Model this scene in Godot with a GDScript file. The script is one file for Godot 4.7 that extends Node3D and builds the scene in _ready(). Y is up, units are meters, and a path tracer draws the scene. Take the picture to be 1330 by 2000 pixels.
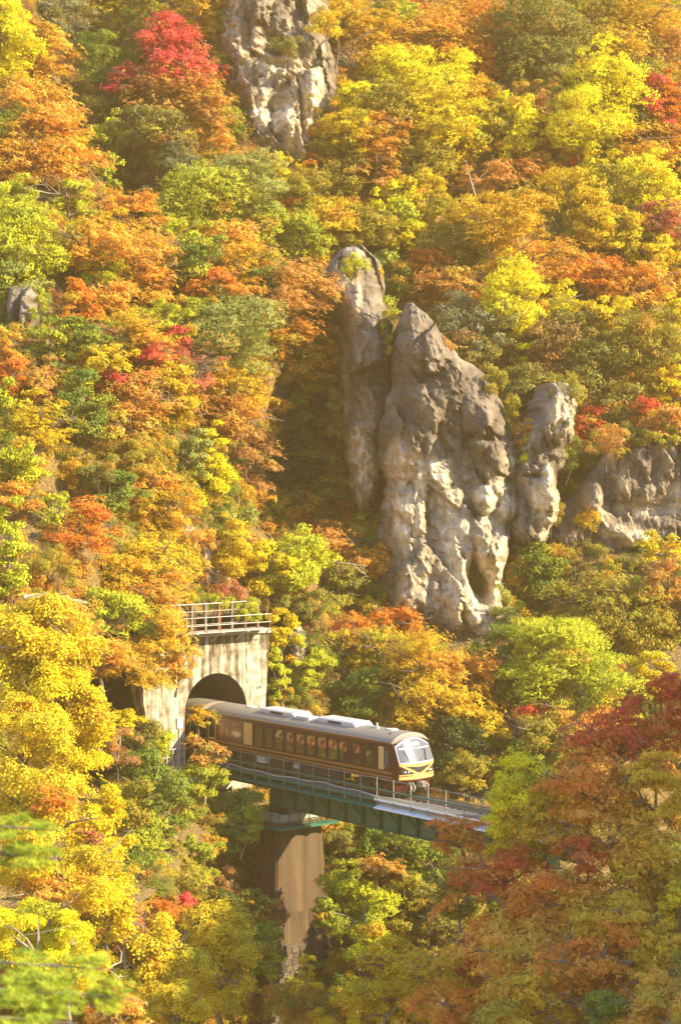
extends Node3D
# A train on a bridge in an autumn gorge. Units are metres, y is up, rail level is y = 0.

const CAM := Vector3(0.0, 19.642, 0.0)
const PITCH := 0.0224972
const FOCAL := 3693.0            # of the 1330 x 2000 photograph
const HEAD := 0.8819648          # the track's direction
const ORIGIN := Vector3(-8.2127, 0.0, -129.206)

var rng := RandomNumberGenerator.new()
var TF: Transform3D              # track frame: x along the track, y up, z towards the viewer's side
var M := {}
var names := {}
var nz := FastNoiseLite.new()
var nz2 := FastNoiseLite.new()
var hill_z := PackedFloat32Array()
const HX0 := -62.0
const HY0 := -34.0
const HSTEP := 1.0
const HNX := 140
const HNY := 126

class Geo:
	var v := PackedVector3Array()
	var n := PackedVector3Array()
	var u := PackedVector2Array()
	var c := PackedColorArray()
	var i := PackedInt32Array()
	var col := Color.WHITE
	func vert(p: Vector3, nn: Vector3, uv: Vector2) -> int:
		v.append(p); n.append(nn); u.append(uv); c.append(col)
		return v.size() - 1
	func tri(a: Vector3, b: Vector3, d: Vector3, out: Vector3) -> void:
		var nn := (b - a).cross(d - a).normalized()
		if nn.dot(out) < 0.0:
			nn = -nn
			var t := b
			b = d
			d = t
		var k := v.size()
		for p in [a, b, d]:
			vert(p, nn, flat(p, nn))
		i.append_array(PackedInt32Array([k, k + 2, k + 1]))
	func flat(p: Vector3, nn: Vector3) -> Vector2:
		var a := nn.abs()
		if a.y > a.x and a.y > a.z:
			return Vector2(p.x, p.z)
		return Vector2(p.z, -p.y) if a.x > a.z else Vector2(p.x, -p.y)
	func quad(a: Vector3, b: Vector3, d: Vector3, e: Vector3, out: Vector3) -> void:
		tri(a, b, d, out)
		tri(a, d, e, out)
	func box(at: Vector3, size: Vector3, b := Basis()) -> void:
		var h := size * 0.5
		for ax in 3:
			for s in [-1.0, 1.0]:
				var o := Vector3.ZERO
				o[ax] = s * h[ax]
				var p := Vector3.ZERO
				var q := Vector3.ZERO
				p[(ax + 1) % 3] = h[(ax + 1) % 3]
				q[(ax + 2) % 3] = h[(ax + 2) % 3]
				quad(at + b * (o - p - q), at + b * (o + p - q), at + b * (o + p + q), at + b * (o - p + q), b * o)
	func bar(a: Vector3, b: Vector3, w: float, h: float, up := Vector3.UP) -> void:
		var x := (b - a).normalized()
		var z := x.cross(up).normalized()
		box((a + b) * 0.5, Vector3(a.distance_to(b), h, w), Basis(x, z.cross(x), z))
	func tube(pts: Array, rads: Array, k := 6) -> void:
		var first := v.size()
		var side := Vector3(0.3, 0.1, 0.95)
		for j in pts.size():
			var d: Vector3 = (pts[mini(j + 1, pts.size() - 1)] - pts[maxi(j - 1, 0)]).normalized()
			var x := d.cross(side)
			if x.length() < 0.05:
				x = d.cross(Vector3(1, 0, 0))
			x = x.normalized()
			var y := d.cross(x)
			for s in k:
				var a := TAU * s / k
				var nn := x * cos(a) + y * sin(a)
				vert(pts[j] + nn * rads[j], nn, Vector2(float(s) / k, j * 0.5))
		for j in pts.size() - 1:
			for s in k:
				var a := first + j * k + s
				var b := first + j * k + (s + 1) % k
				i.append_array(PackedInt32Array([a, a + k, b, b, a + k, b + k]))
		if k > 4:
			for e in [0, pts.size() - 1]:
				var d: Vector3 = (pts[e] - pts[1 if e == 0 else e - 1]).normalized()
				for s in range(1, k - 1):
					tri(v[first + e * k], v[first + e * k + s], v[first + e * k + s + 1], d)
	func poly(pts: PackedVector2Array, place: Callable, out: Vector3) -> void:
		var t := Geometry2D.triangulate_polygon(pts)
		for j in range(0, t.size(), 3):
			tri(place.call(pts[t[j]]), place.call(pts[t[j + 1]]), place.call(pts[t[j + 2]]), out)
	func prism(pts: PackedVector2Array, near: Callable, far: Callable, out: Vector3) -> void:
		poly(pts, near, out)
		poly(pts, far, -out)
		var clockwise := Geometry2D.is_polygon_clockwise(pts)
		for j in pts.size():
			var p := pts[j]
			var q := pts[(j + 1) % pts.size()]
			var a: Vector3 = near.call(p)
			var b: Vector3 = near.call(q)
			var d: Vector3 = far.call(q)
			var e: Vector3 = far.call(p)
			var nrm := (q - p).orthogonal() * (-1.0 if clockwise else 1.0) * 0.01
			quad(a, b, d, e, near.call((p + q) * 0.5 + nrm) - near.call((p + q) * 0.5))
	func mesh(smooth := false) -> ArrayMesh:
		var arr := []
		arr.resize(Mesh.ARRAY_MAX)
		arr[Mesh.ARRAY_VERTEX] = v
		arr[Mesh.ARRAY_NORMAL] = n
		arr[Mesh.ARRAY_TEX_UV] = u
		arr[Mesh.ARRAY_COLOR] = c
		arr[Mesh.ARRAY_INDEX] = i
		var m := ArrayMesh.new()
		m.add_surface_from_arrays(Mesh.PRIMITIVE_TRIANGLES, arr)
		return m


func numbered(called: String) -> String:
	if not names.has(called):
		names[called] = 0
		return called
	names[called] += 1
	return "%s_%03d" % [called, names[called]]

func tag(o: Node3D, label: String, category: String, group := "", kind := "") -> void:
	if label: o.set_meta("label", label)
	if category: o.set_meta("category", category)
	if group: o.set_meta("group", group)
	if kind: o.set_meta("kind", kind)

func root_of(called: String, label: String, category: String, group := "", where := Transform3D()) -> Node3D:
	var o := Node3D.new()
	o.name = numbered(called)
	o.transform = where
	add_child(o, true)
	tag(o, label, category, group)
	return o

func put(called: String, mesh: Mesh, mat: Material, parent: Node3D = null) -> MeshInstance3D:
	var o := MeshInstance3D.new()
	o.mesh = mesh
	o.material_override = mat
	if parent:
		o.name = called
		parent.add_child(o, true)
	else:
		o.name = numbered(called)
		add_child(o, true)
	return o

func lin(r: float, g: float, b: float) -> Color:
	return Color(r, g, b).linear_to_srgb()

func mat(r: float, g: float, b: float, rough := 0.8, metal := 0.0) -> StandardMaterial3D:
	var m := StandardMaterial3D.new()
	m.albedo_color = lin(r, g, b)
	m.roughness = rough
	m.metallic = metal
	return m

func noise_tex(freq: float, octaves: int, seed_: int, ramp: Gradient = null, size := 512, kind := FastNoiseLite.TYPE_SIMPLEX_SMOOTH) -> NoiseTexture2D:
	var f := FastNoiseLite.new()
	f.seed = seed_
	f.noise_type = kind
	f.frequency = freq
	f.fractal_octaves = octaves
	var t := NoiseTexture2D.new()
	t.width = size
	t.height = size
	t.seamless = true
	t.noise = f
	if ramp: t.color_ramp = ramp
	return t

func ramp(stops: Array) -> Gradient:
	var g := Gradient.new()
	var o := PackedFloat32Array()
	var c := PackedColorArray()
	for s in stops:
		o.append(s[0])
		c.append(lin(s[1], s[2], s[3]))
	g.offsets = o
	g.colors = c
	return g

# the point that lies a given depth (metres in front of the camera, along -z) on the sight line of a photograph point
func at(px: float, py: float, depth: float) -> Vector3:
	var dx := (px - 665.0) / FOCAL
	var dy := -(py - 1000.0) / FOCAL
	var d := Vector3(dx, dy * cos(PITCH) - sin(PITCH), -dy * sin(PITCH) - cos(PITCH))
	return CAM + d * (depth / -d.z)

func hill(x: float, y: float) -> float:
	var fx := clampf((x - HX0) / HSTEP, 0.0, HNX - 1.001)
	var fy := clampf((y - HY0) / HSTEP, 0.0, HNY - 1.001)
	var ix := int(fx)
	var iy := int(fy)
	fx -= ix
	fy -= iy
	var k := iy * HNX + ix
	return lerpf(lerpf(hill_z[k], hill_z[k + 1], fx), lerpf(hill_z[k + HNX], hill_z[k + HNX + 1], fx), fy)

func on_hill(px: float, py: float) -> Vector3:
	var lo := 50.0
	while lo < 240.0:
		var p := at(px, py, lo)
		if p.z < hill(p.x, p.y):
			break
		lo += 1.0
	var hi := lo
	lo -= 1.0
	for k in 6:
		var mid := (lo + hi) * 0.5
		var p := at(px, py, mid)
		if p.z < hill(p.x, p.y): hi = mid
		else: lo = mid
	return at(px, py, hi)

func bank(x: float, z: float) -> float:
	var y := -14.0 + 13.0 * smoothstep(4.0, 17.0, x + (z + 90.0) * 0.08)
	y += maxf(0.0, x - 26.0) * 1.6 * smoothstep(-97.0, -89.0, z)  # unseen knoll beside the view, added to throw shade on the bank
	y = minf(y, 28.0 + nz.get_noise_2d(x * 3.0, z * 3.0) * 3.0)
	var side := smoothstep(-104.0, -97.0, z) * (1.0 - smoothstep(-62.0, -54.0, z))
	return lerpf(-16.0, y, side) + nz.get_noise_2d(x * 4.0, z * 4.0) * 0.8


func _ready() -> void:
	rng.seed = 7
	nz.seed = 5
	nz.frequency = 0.03
	nz.fractal_octaves = 4
	nz2.seed = 11
	nz2.frequency = 0.12
	nz2.fractal_octaves = 3
	TF = Transform3D(Basis(Vector3(cos(HEAD), 0, sin(HEAD)), Vector3.UP, Vector3(-sin(HEAD), 0, cos(HEAD))), ORIGIN)
	view_and_light()
	materials()
	ground()
	rocks()
	portal()
	bridge()
	pier()
	train()
	leaf_meshes()
	trees()
	undergrowth()
	branches()

func view_and_light() -> void:
	var cam := Camera3D.new()
	cam.name = "camera"
	cam.position = CAM
	cam.rotation.x = -PITCH
	var lens := CameraAttributesPhysical.new()
	lens.frustum_focal_length = 44.3
	lens.frustum_focus_distance = 125.0
	lens.exposure_aperture = 0.5
	cam.attributes = lens
	cam.fov = rad_to_deg(2.0 * atan(1000.0 / FOCAL))
	cam.near = 1.0
	cam.far = 600.0
	add_child(cam)
	cam.current = true
	var env := WorldEnvironment.new()
	env.name = "world_environment"
	var e := Environment.new()
	e.background_mode = Environment.BG_SKY
	var sm := ProceduralSkyMaterial.new()
	sm.sky_top_color = Color(0.42, 0.58, 0.82)
	sm.sky_horizon_color = Color(0.93, 0.9, 0.82)
	sm.ground_horizon_color = Color(0.75, 0.66, 0.45)
	sm.ground_bottom_color = Color(0.45, 0.36, 0.2)
	sm.sky_curve = 0.2
	var sky := Sky.new()
	sky.sky_material = sm
	e.sky = sky
	e.background_energy_multiplier = 1.0
	e.tonemap_mode = Environment.TONE_MAPPER_LINEAR
	e.tonemap_exposure = 2.75
	e.sdfgi_enabled = true
	e.ssao_enabled = true
	e.ssil_enabled = true
	e.fog_enabled = true
	e.fog_density = 0.00045
	e.fog_light_color = Color(1.0, 0.87, 0.58)
	env.environment = e
	add_child(env)
	var sun := DirectionalLight3D.new()
	sun.name = "sun"
	sun.light_color = Color(1.0, 0.92, 0.76)
	sun.light_energy = 1.6
	sun.light_angular_distance = 0.55
	sun.shadow_enabled = true
	sun.directional_shadow_max_distance = 300.0
	var s := TF.basis * Vector3(1.9, 1.28, -1.2)
	sun.look_at_from_position(s.normalized() * 100.0, Vector3.ZERO, Vector3.UP)
	add_child(sun)

func materials() -> void:
	var g := ramp([[0.0, 0.03, 0.022, 0.01], [0.38, 0.09, 0.06, 0.022], [0.5, 0.2, 0.11, 0.03], [0.58, 0.12, 0.1, 0.03], [0.7, 0.3, 0.2, 0.05], [1.0, 0.36, 0.26, 0.07]])
	var m := mat(1, 1, 1, 0.95)
	m.albedo_texture = noise_tex(0.045, 7, 3, g, 1024)
	m.uv1_triplanar = true
	m.uv1_world_triplanar = true
	m.uv1_scale = Vector3.ONE * 0.11
	m.heightmap_enabled = true
	m.heightmap_texture = noise_tex(0.03, 5, 21)
	m.heightmap_scale = 25.0
	M.soil = m
	m = mat(1, 1, 1, 0.92)
	m.vertex_color_use_as_albedo = true
	m.albedo_texture = noise_tex(0.015, 7, 8, ramp([[0.0, 0.42, 0.4, 0.38], [0.4, 0.72, 0.7, 0.68], [0.6, 0.9, 0.88, 0.86], [1.0, 1, 1, 1]]), 1024)
	m.uv1_triplanar = true
	m.uv1_world_triplanar = true
	m.uv1_scale = Vector3(0.17, 0.1, 0.17)
	m.heightmap_enabled = true
	m.heightmap_texture = noise_tex(0.02, 6, 33, null, 1024, FastNoiseLite.TYPE_PERLIN)
	m.heightmap_scale = 28.0
	M.rock = m
	m = mat(1, 1, 1, 0.9)
	m.albedo_texture = streaks(768, 512, 4, Color(0.80, 0.755, 0.655), Color(0.27, 0.23, 0.17), 0.95)
	m.uv1_scale = Vector3(1.0 / 12.0, 1.0 / 9.5, 1)
	m.uv1_offset = Vector3(0.45, 0.92, 0)
	M.concrete = m
	m = mat(1, 1, 1, 0.9)
	m.albedo_texture = streaks(256, 512, 9, Color(0.40, 0.32, 0.225), Color(0.22, 0.165, 0.115), 0.8, 0.15)
	m.uv1_scale = Vector3(1.0 / 4.4, 1.0 / 9.0, 1)
	M.pier = m
	M.plain_concrete = mat(0.42, 0.38, 0.32, 0.9)
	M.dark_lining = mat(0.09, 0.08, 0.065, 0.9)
	var pm := mat(0.025, 0.15, 0.1, 0.45)
	M.teal = pm
	M.green = mat(0.016, 0.085, 0.055, 0.5)
	M.olive_green = mat(0.06, 0.15, 0.085, 0.55)
	M.pale_green = mat(0.85, 0.9, 0.88, 0.35)  # the teal fascia paint, whitened to stand for sunlight on it
	M.galvanised = mat(0.55, 0.55, 0.5, 0.4, 0.3)
	M.rust = mat(0.22, 0.09, 0.04, 0.8)
	M.old_white = mat(0.52, 0.48, 0.4, 0.6)
	M.rail = mat(0.4, 0.33, 0.27, 0.3, 0.7)
	M.wood = mat(0.1, 0.06, 0.04, 0.9)
	M.white = mat(0.8, 0.78, 0.74, 0.5)
	M.maroon = mat(0.075, 0.013, 0.012, 0.35)
	M.maroon.metallic_specular = 0.35
	M.maroon.clearcoat_enabled = true
	M.maroon.clearcoat = 0.25
	M.maroon.clearcoat_roughness = 0.08
	M.brown = mat(0.09, 0.026, 0.014, 0.35)
	M.cream = mat(0.62, 0.42, 0.15, 0.35)
	M.gold = mat(0.27, 0.12, 0.03, 0.4)
	M.grating = mat(0.12, 0.12, 0.1, 0.7)
	M.post = mat(0.24, 0.25, 0.2, 0.6)
	M.fence_post = mat(0.17, 0.14, 0.1, 0.7)
	M.roof = mat(0.23, 0.2, 0.155, 0.6)
	M.unit = mat(0.55, 0.54, 0.52, 0.4)
	M.dark = mat(0.03, 0.026, 0.022, 0.7)
	M.under = mat(0.05, 0.035, 0.026, 0.8)
	M.steel = mat(0.3, 0.27, 0.24, 0.4, 0.6)
	M.silver = mat(0.42, 0.39, 0.42, 0.4, 0.1)
	M.glass = mat(0.05, 0.04, 0.03, 0.04)
	M.glass.transparency = BaseMaterial3D.TRANSPARENCY_ALPHA
	M.glass.albedo_color.a = 0.3
	M.front_glass = mat(0.13, 0.14, 0.16, 0.16)
	M.front_glass.metallic = 0.12
	M.lens = mat(0.5, 0.48, 0.42, 0.1)
	M.seat = mat(0.42, 0.12, 0.05, 0.8)
	M.interior = mat(0.34, 0.24, 0.13, 0.8)
	M.stone = mat(0.115, 0.09, 0.06, 0.92)
	M.stone2 = mat(0.14, 0.11, 0.075, 0.92)
	M.stone3 = mat(0.095, 0.072, 0.05, 0.92)
	for k in [M.stone, M.stone2, M.stone3]:
		k.heightmap_enabled = true
		k.heightmap_texture = M.rock.heightmap_texture
		k.heightmap_scale = 6.0
		k.uv1_triplanar = true
		k.uv1_scale = Vector3.ONE * 0.5
	M.joint = mat(0.1, 0.075, 0.05, 0.95)
	m = mat(0.19, 0.14, 0.1, 0.9)
	M.bark = m
	M.pale_bark = mat(0.3, 0.26, 0.2, 0.9)
	M.dead_wood = mat(0.42, 0.36, 0.27, 0.85)
	M.leaf = leaf_mat()

func leaf_mat() -> StandardMaterial3D:
	var m := StandardMaterial3D.new()
	m.albedo_color = Color.WHITE
	m.vertex_color_use_as_albedo = true
	m.roughness = 0.7
	m.metallic_specular = 0.35
	m.cull_mode = BaseMaterial3D.CULL_DISABLED
	m.backlight_enabled = true
	m.backlight = Color(0.8, 0.8, 0.8)
	return m

# a wall that rain has streaked: run-off lines of many widths, pale lime runs and a blotchy ground
func streaks(w: int, h: int, seed_: int, light: Color, dark: Color, depth: float, blotch := 0.5) -> ImageTexture:
	var im := Image.create(w, h, false, Image.FORMAT_RGB8)
	var f := FastNoiseLite.new()
	f.seed = seed_
	f.frequency = 0.022
	f.fractal_octaves = 4
	var f2 := FastNoiseLite.new()
	f2.seed = seed_ + 1
	f2.frequency = 0.02
	f2.fractal_octaves = 5
	for x in w:
		for y in h:
			var run := f.get_noise_2d(x * 0.9 + f2.get_noise_2d(y * 0.6, x * 0.1) * 5.0, y * 0.06) * 1.25 + f.get_noise_2d(x * 3.4 + 900.0, y * 0.14) * 0.55
			var blot := f2.get_noise_2d(x, y)
			var k := clampf(0.44 + run * (0.32 + 0.42 * smoothstep(h * 0.95, 0.0, float(y))) + blot * blotch - 0.25 * smoothstep(w * 0.35, 0.0, float(x)) + 0.25 * smoothstep(h * 0.3, 0.0, float(y)), 0.0, 1.0) * depth
			if y % 88 < 2 and seed_ == 4: k += 0.18
			k += 0.14 * absf(f2.get_noise_2d(x * 7.0, y * 7.0))
			im.set_pixel(x, y, light.lerp(dark, clampf(k, 0.0, 1.0)))
	return ImageTexture.create_from_image(im)


# ---------------------------------------------------------------- the ground and the rocks

func ground() -> void:
	# how far away the slope lies at points of the gorge: [x, y, metres] of the photograph
	var seen := [
		[0, 0, 172], [150, 120, 176], [300, 60, 190], [200, 140, 206], [230, 220, 203], [150, 200, 182], [280, 410, 186], [420, 140, 177], [420, 40, 180], [430, 260, 174], [250, 370, 176], [560, 20, 192], [560, 250, 180], [700, 60, 190], [900, 100, 192], [1100, 60, 196], [1330, 40, 198],
		[0, 250, 160], [150, 330, 158], [300, 330, 168], [450, 420, 164], [560, 400, 174], [700, 350, 178], [900, 350, 182], [1100, 300, 184], [1330, 300, 186],
		[0, 500, 146], [180, 520, 148], [350, 560, 150], [520, 620, 152], [640, 480, 170], [760, 480, 174], [950, 520, 172], [1150, 520, 173], [1330, 520, 174],
		[0, 750, 136], [150, 760, 138], [330, 760, 142], [480, 800, 147], [610, 820, 166], [600, 900, 165], [640, 1000, 161], [1000, 700, 164], [1150, 720, 164], [1330, 760, 164], [1080, 800, 160],
		[0, 950, 127], [150, 960, 132], [300, 960, 136], [430, 980, 140], [560, 980, 158], [850, 900, 161], [1050, 960, 157], [1200, 980, 157], [1330, 980, 156],
		[0, 1150, 116], [140, 1150, 122], [280, 1140, 132], [420, 1130, 138], [540, 1130, 142], [680, 1150, 152], [850, 1180, 152], [1050, 1180, 150], [1200, 1200, 146], [1330, 1200, 143],
		[560, 1270, 136], [700, 1300, 141], [900, 1350, 137], [1100, 1350, 137], [1300, 1350, 135], [700, 1420, 136], [900, 1450, 132], [1100, 1480, 130],
		[0, 1350, 103], [140, 1380, 110], [0, 1550, 88], [150, 1550, 102], [300, 1520, 118], [420, 1580, 125], [480, 1660, 131], [500, 1620, 131], [560, 1700, 131], [620, 1750, 130], [560, 1800, 129], [530, 1880, 126], [610, 1900, 126], [590, 1640, 132], [700, 1600, 131], [900, 1640, 127],
		[0, 1750, 74], [120, 1780, 88], [280, 1720, 109], [420, 1760, 121], [700, 1760, 126], [850, 1760, 124], [1000, 1800, 122],
		[0, 1980, 62], [150, 1960, 76], [320, 1940, 98], [450, 1930, 112], [560, 1960, 118], [680, 1960, 119], [850, 1960, 116], [1100, 1980, 114],
	]
	var px := PackedVector3Array()
	for s in seen:
		px.append(at(s[0], s[1], s[2]))
	hill_z.resize(HNX * HNY)
	for j in HNY:
		for i in HNX:
			var x := HX0 + i * HSTEP
			var y := HY0 + j * HSTEP
			var sum := 0.0
			var wsum := 0.0
			for p in px:
				var d := (p.x - x) * (p.x - x) + (p.y - y) * (p.y - y) + 5.0
				var w := 1.0 / (d * d)
				sum += w * p.z
				wsum += w
			var z := sum / wsum
			if y > 62.0: z -= (y - 62.0) * 0.9
			# the cutting behind the tunnel mouth
			var cut := smoothstep(-19.5, -17.0, x) * (1.0 - smoothstep(-4.0, -2.5, x)) * smoothstep(-3.0, -1.0, y) * (1.0 - smoothstep(8.0, 8.9, y))
			z = lerpf(z, minf(z, -150.0), cut)
			z += nz.get_noise_2d(x * 1.6, y * 1.6) * 2.0 + nz2.get_noise_2d(x, y) * 0.9
			hill_z[j * HNX + i] = z
	var g := Geo.new()
	for j in HNY:
		for i in HNX:
			g.vert(Vector3(HX0 + i, HY0 + j, hill_z[j * HNX + i]), Vector3.UP, Vector2(i, j))
	grid_faces(g, HNX, HNY, true)
	var o := put("hillside", g.mesh(), M.soil)
	tag(o, "", "", "", "structure")
	g = Geo.new()
	var nx := 62
	var nzz := 74
	for j in nzz:
		for i in nx:
			var x := -4.0 + i * 1.1
			var z := -108.0 + j * 0.8
			g.vert(Vector3(x, bank(x, z), z), Vector3.UP, Vector2(i, j))
	grid_faces(g, nx, nzz, false)
	o = put("near_bank_and_shade_knoll", g.mesh(), M.soil)  # visible bank plus the added out-of-view knoll that shades it
	tag(o, "", "", "", "structure")

# joins a grid of vertices (row after row) into smooth faces; rows that go up give a face towards the viewer
func grid_faces(g: Geo, nx: int, ny: int, upright: bool) -> void:
	for j in ny - 1:
		for i in nx - 1:
			var a := j * nx + i
			if upright: g.i.append_array(PackedInt32Array([a, a + nx, a + 1, a + 1, a + nx, a + nx + 1]))
			else: g.i.append_array(PackedInt32Array([a, a + 1, a + nx, a + 1, a + nx + 1, a + nx]))
	var acc := PackedVector3Array()
	acc.resize(g.v.size())
	for k in range(0, g.i.size(), 3):
		var p := g.v[g.i[k]]
		var nn := (g.v[g.i[k + 2]] - p).cross(g.v[g.i[k + 1]] - p)
		for q in 3:
			acc[g.i[k + q]] += nn
	for k in acc.size():
		g.n[k] = acc[k].normalized()

# a fractured face: every block of a tilted, warped cell pattern leans its own way; returns [metres out, closeness to a joint]
func blocks_at(x: float, y: float, cell: float, stretch: float, seed_: int, lift: float, lean: float) -> Vector2:
	var px := x / cell
	var py := y / (cell * stretch)
	var ix := floori(px)
	var iy := floori(py)
	var d1 := 99.0
	var d2 := 99.0
	var out := 0.0
	for b in range(-1, 2):
		for a in range(-1, 2):
			var h := (ix + a) * 374761393 + (iy + b) * 668265263 + seed_ * 974634777
			h = ((h ^ (h >> 13)) * 1274126177) & 0x7fffffff
			h = h ^ (h >> 15)
			var cx := ix + a + (h & 255) / 255.0
			var cy := iy + b + ((h >> 8) & 255) / 255.0
			var dx := px - cx
			var dy := py - cy
			var d := dx * dx + dy * dy
			if d < d1:
				d2 = d1
				d1 = d
				out = (((h >> 16) & 127) / 127.0 - 0.5) * lift + ((((h >> 4) & 63) / 63.0 - 0.5) * dx * cell + (((h >> 11) & 63) / 63.0 - 0.5) * dy * cell * stretch * 0.7) * lean
			elif d < d2:
				d2 = d
	return Vector2(out, 1.0 - clampf((sqrt(d2) - sqrt(d1)) * 6.0, 0.0, 1.0))

# A crag: its outline is given level by level as [y, x from, x to] of the photograph at one distance; knobs are [x, y, width, height, metres out, paleness].
func crag(called: String, label: String, depth: float, thick: float, outline: Array, knobs: Array, pale0: float, seed_: int, tilt := 0.0, rough := 1.0) -> void:
	var f := FastNoiseLite.new()
	f.seed = seed_
	f.frequency = 0.12
	f.fractal_octaves = 5
	f.fractal_gain = 0.55
	var fr := FastNoiseLite.new()
	fr.seed = seed_ + 7
	fr.noise_type = FastNoiseLite.TYPE_CELLULAR
	fr.frequency = 0.16
	fr.fractal_type = FastNoiseLite.FRACTAL_FBM
	fr.fractal_octaves = 3
	fr.cellular_return_type = FastNoiseLite.RETURN_DISTANCE
	var fr2 := FastNoiseLite.new()
	fr2.seed = seed_ + 13
	fr2.frequency = 0.2
	fr2.fractal_octaves = 4
	fr2.fractal_type = FastNoiseLite.FRACTAL_RIDGED
	var pts := []
	for r in outline:
		var a := at(r[1], r[0], depth)
		var b := at(r[2], r[0], depth)
		pts.append([a.y, a.x, b.x])
	var kn := []
	for k in knobs:
		var p := at(k[0], k[1], depth)
		kn.append([p.x, p.y, k[2] * depth / FOCAL, k[3] * depth / FOCAL, k[4], k[5]])
	var top: float = pts[0][0]
	var low: float = pts[pts.size() - 1][0]
	var step := 0.115
	var ny := int((top - low) / step) + 1
	var wide := 0.0
	for p in pts:
		wide = maxf(wide, p[2] - p[1])
	var nu := clampi(int(wide / step), 14, 150)
	var g := Geo.new()
	var row := 0
	var last := pts.size() - 2
	for j in ny + 1:
		var y := lerpf(low, top, float(j) / ny)
		row = last
		while row > 0 and pts[row][0] < y:
			row -= 1
		var t := clampf((y - pts[row][0]) / (pts[row + 1][0] - pts[row][0]), 0.0, 1.0)
		t = t * t * (3.0 - 2.0 * t) * 0.5 + t * 0.5
		var xl := lerpf(pts[row][1], pts[row + 1][1], t) + f.get_noise_2d(y * 5.0, 40.0) * 0.5 * rough
		var xr := lerpf(pts[row][2], pts[row + 1][2], t) + f.get_noise_2d(y * 5.0, 90.0) * 0.5 * rough
		var ends := minf(1.0, minf(y - low, top - y) / 1.6 + 0.02)
		ends = sqrt(1.0 - (1.0 - ends) * (1.0 - ends))
		for i in nu + 3:
			var s := clampf(float(i - 1) / nu, 0.0, 1.0)
			# closer rows of points at the flanks, where the rock turns away
			s = s + 0.09 * sin(TAU * s) * -1.0
			var x := lerpf(xl, xr, s)
			var e := minf(s, 1.0 - s) * (xr - xl)
			var edge := clampf(e / minf(2.4, (xr - xl) * 0.3), 0.0, 1.0)
			var out := thick * (0.55 * sqrt(1.0 - (1.0 - edge) * (1.0 - edge)) + 0.45 * edge) * (0.35 + 0.65 * ends)
			var fine0 := f.get_noise_3d(x * 5.0, y * 3.6, 20.0)
			var crack := fr.get_noise_3d(x * 1.5, y * 0.42, 3.0) + 0.55
			var chip := absf(fr2.get_noise_3d(x * 2.6 + fine0 * 1.2, y * 1.3, 7.0))
			var big := f.get_noise_3d(x * 1.1, y * 0.5, 9.0)
			var fine := fine0
			var wx := x + big * 0.45 + fine * 0.22
			var wy := y + f.get_noise_3d(x * 0.9, y * 0.9, 200.0) * 0.6 + x * 0.25
			var b1 := blocks_at(wx, wy, 4.6, 1.7, seed_, 1.5, 1.0)
			var b2 := blocks_at(wx + fine * 0.3, wy, 1.35, 2.2, seed_ + 5, 0.45, 1.2)
			var b3 := blocks_at(wx + fine * 0.2, wy, 0.5, 1.8, seed_ + 9, 0.16, 1.2)
			out += ((crack * 0.25 - 0.1) + big * 0.9 + fine * 0.32 - chip * 0.4 + b1.x + b2.x + b3.x - b1.y * 0.2 - b2.y * 0.1) * rough * (0.3 + 0.7 * edge)
			out += tilt * (top - y) / (top - low)
			var pale := pale0 + big * 0.5 + f.get_noise_3d(x * 2.0, y * 0.8, 60.0) * 0.7
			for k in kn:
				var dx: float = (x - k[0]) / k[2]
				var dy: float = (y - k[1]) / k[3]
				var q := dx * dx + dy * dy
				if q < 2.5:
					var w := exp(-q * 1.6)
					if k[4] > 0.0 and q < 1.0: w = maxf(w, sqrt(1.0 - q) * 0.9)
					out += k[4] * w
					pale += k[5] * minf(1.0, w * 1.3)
			if i == 0 or i == nu + 2:
				out = -9.0
			pale = clampf(pale, 0.0, 1.0)
			var wet := clampf(f.get_noise_3d(x * 4.0, y * 0.5, 120.0) * 1.6 + 0.25, 0.0, 1.0)
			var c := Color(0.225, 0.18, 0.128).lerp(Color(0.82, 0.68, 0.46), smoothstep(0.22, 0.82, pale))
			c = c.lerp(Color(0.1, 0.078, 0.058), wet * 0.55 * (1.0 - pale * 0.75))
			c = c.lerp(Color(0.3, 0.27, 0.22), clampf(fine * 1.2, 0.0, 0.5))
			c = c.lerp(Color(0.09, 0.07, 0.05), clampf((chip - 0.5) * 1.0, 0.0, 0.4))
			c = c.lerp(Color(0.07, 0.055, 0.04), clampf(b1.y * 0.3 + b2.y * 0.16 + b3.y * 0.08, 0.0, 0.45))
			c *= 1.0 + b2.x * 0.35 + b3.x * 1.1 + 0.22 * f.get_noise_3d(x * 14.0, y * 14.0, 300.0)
			g.col = c
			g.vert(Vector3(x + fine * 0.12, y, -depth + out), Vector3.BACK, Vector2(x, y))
	grid_faces(g, nu + 3, ny + 1, true)
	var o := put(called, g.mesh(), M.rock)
	tag(o, label, "rock" if called == "rock_outcrop" else "cliff", "bare rocks among the trees" if called == "rock_outcrop" else "")

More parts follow.
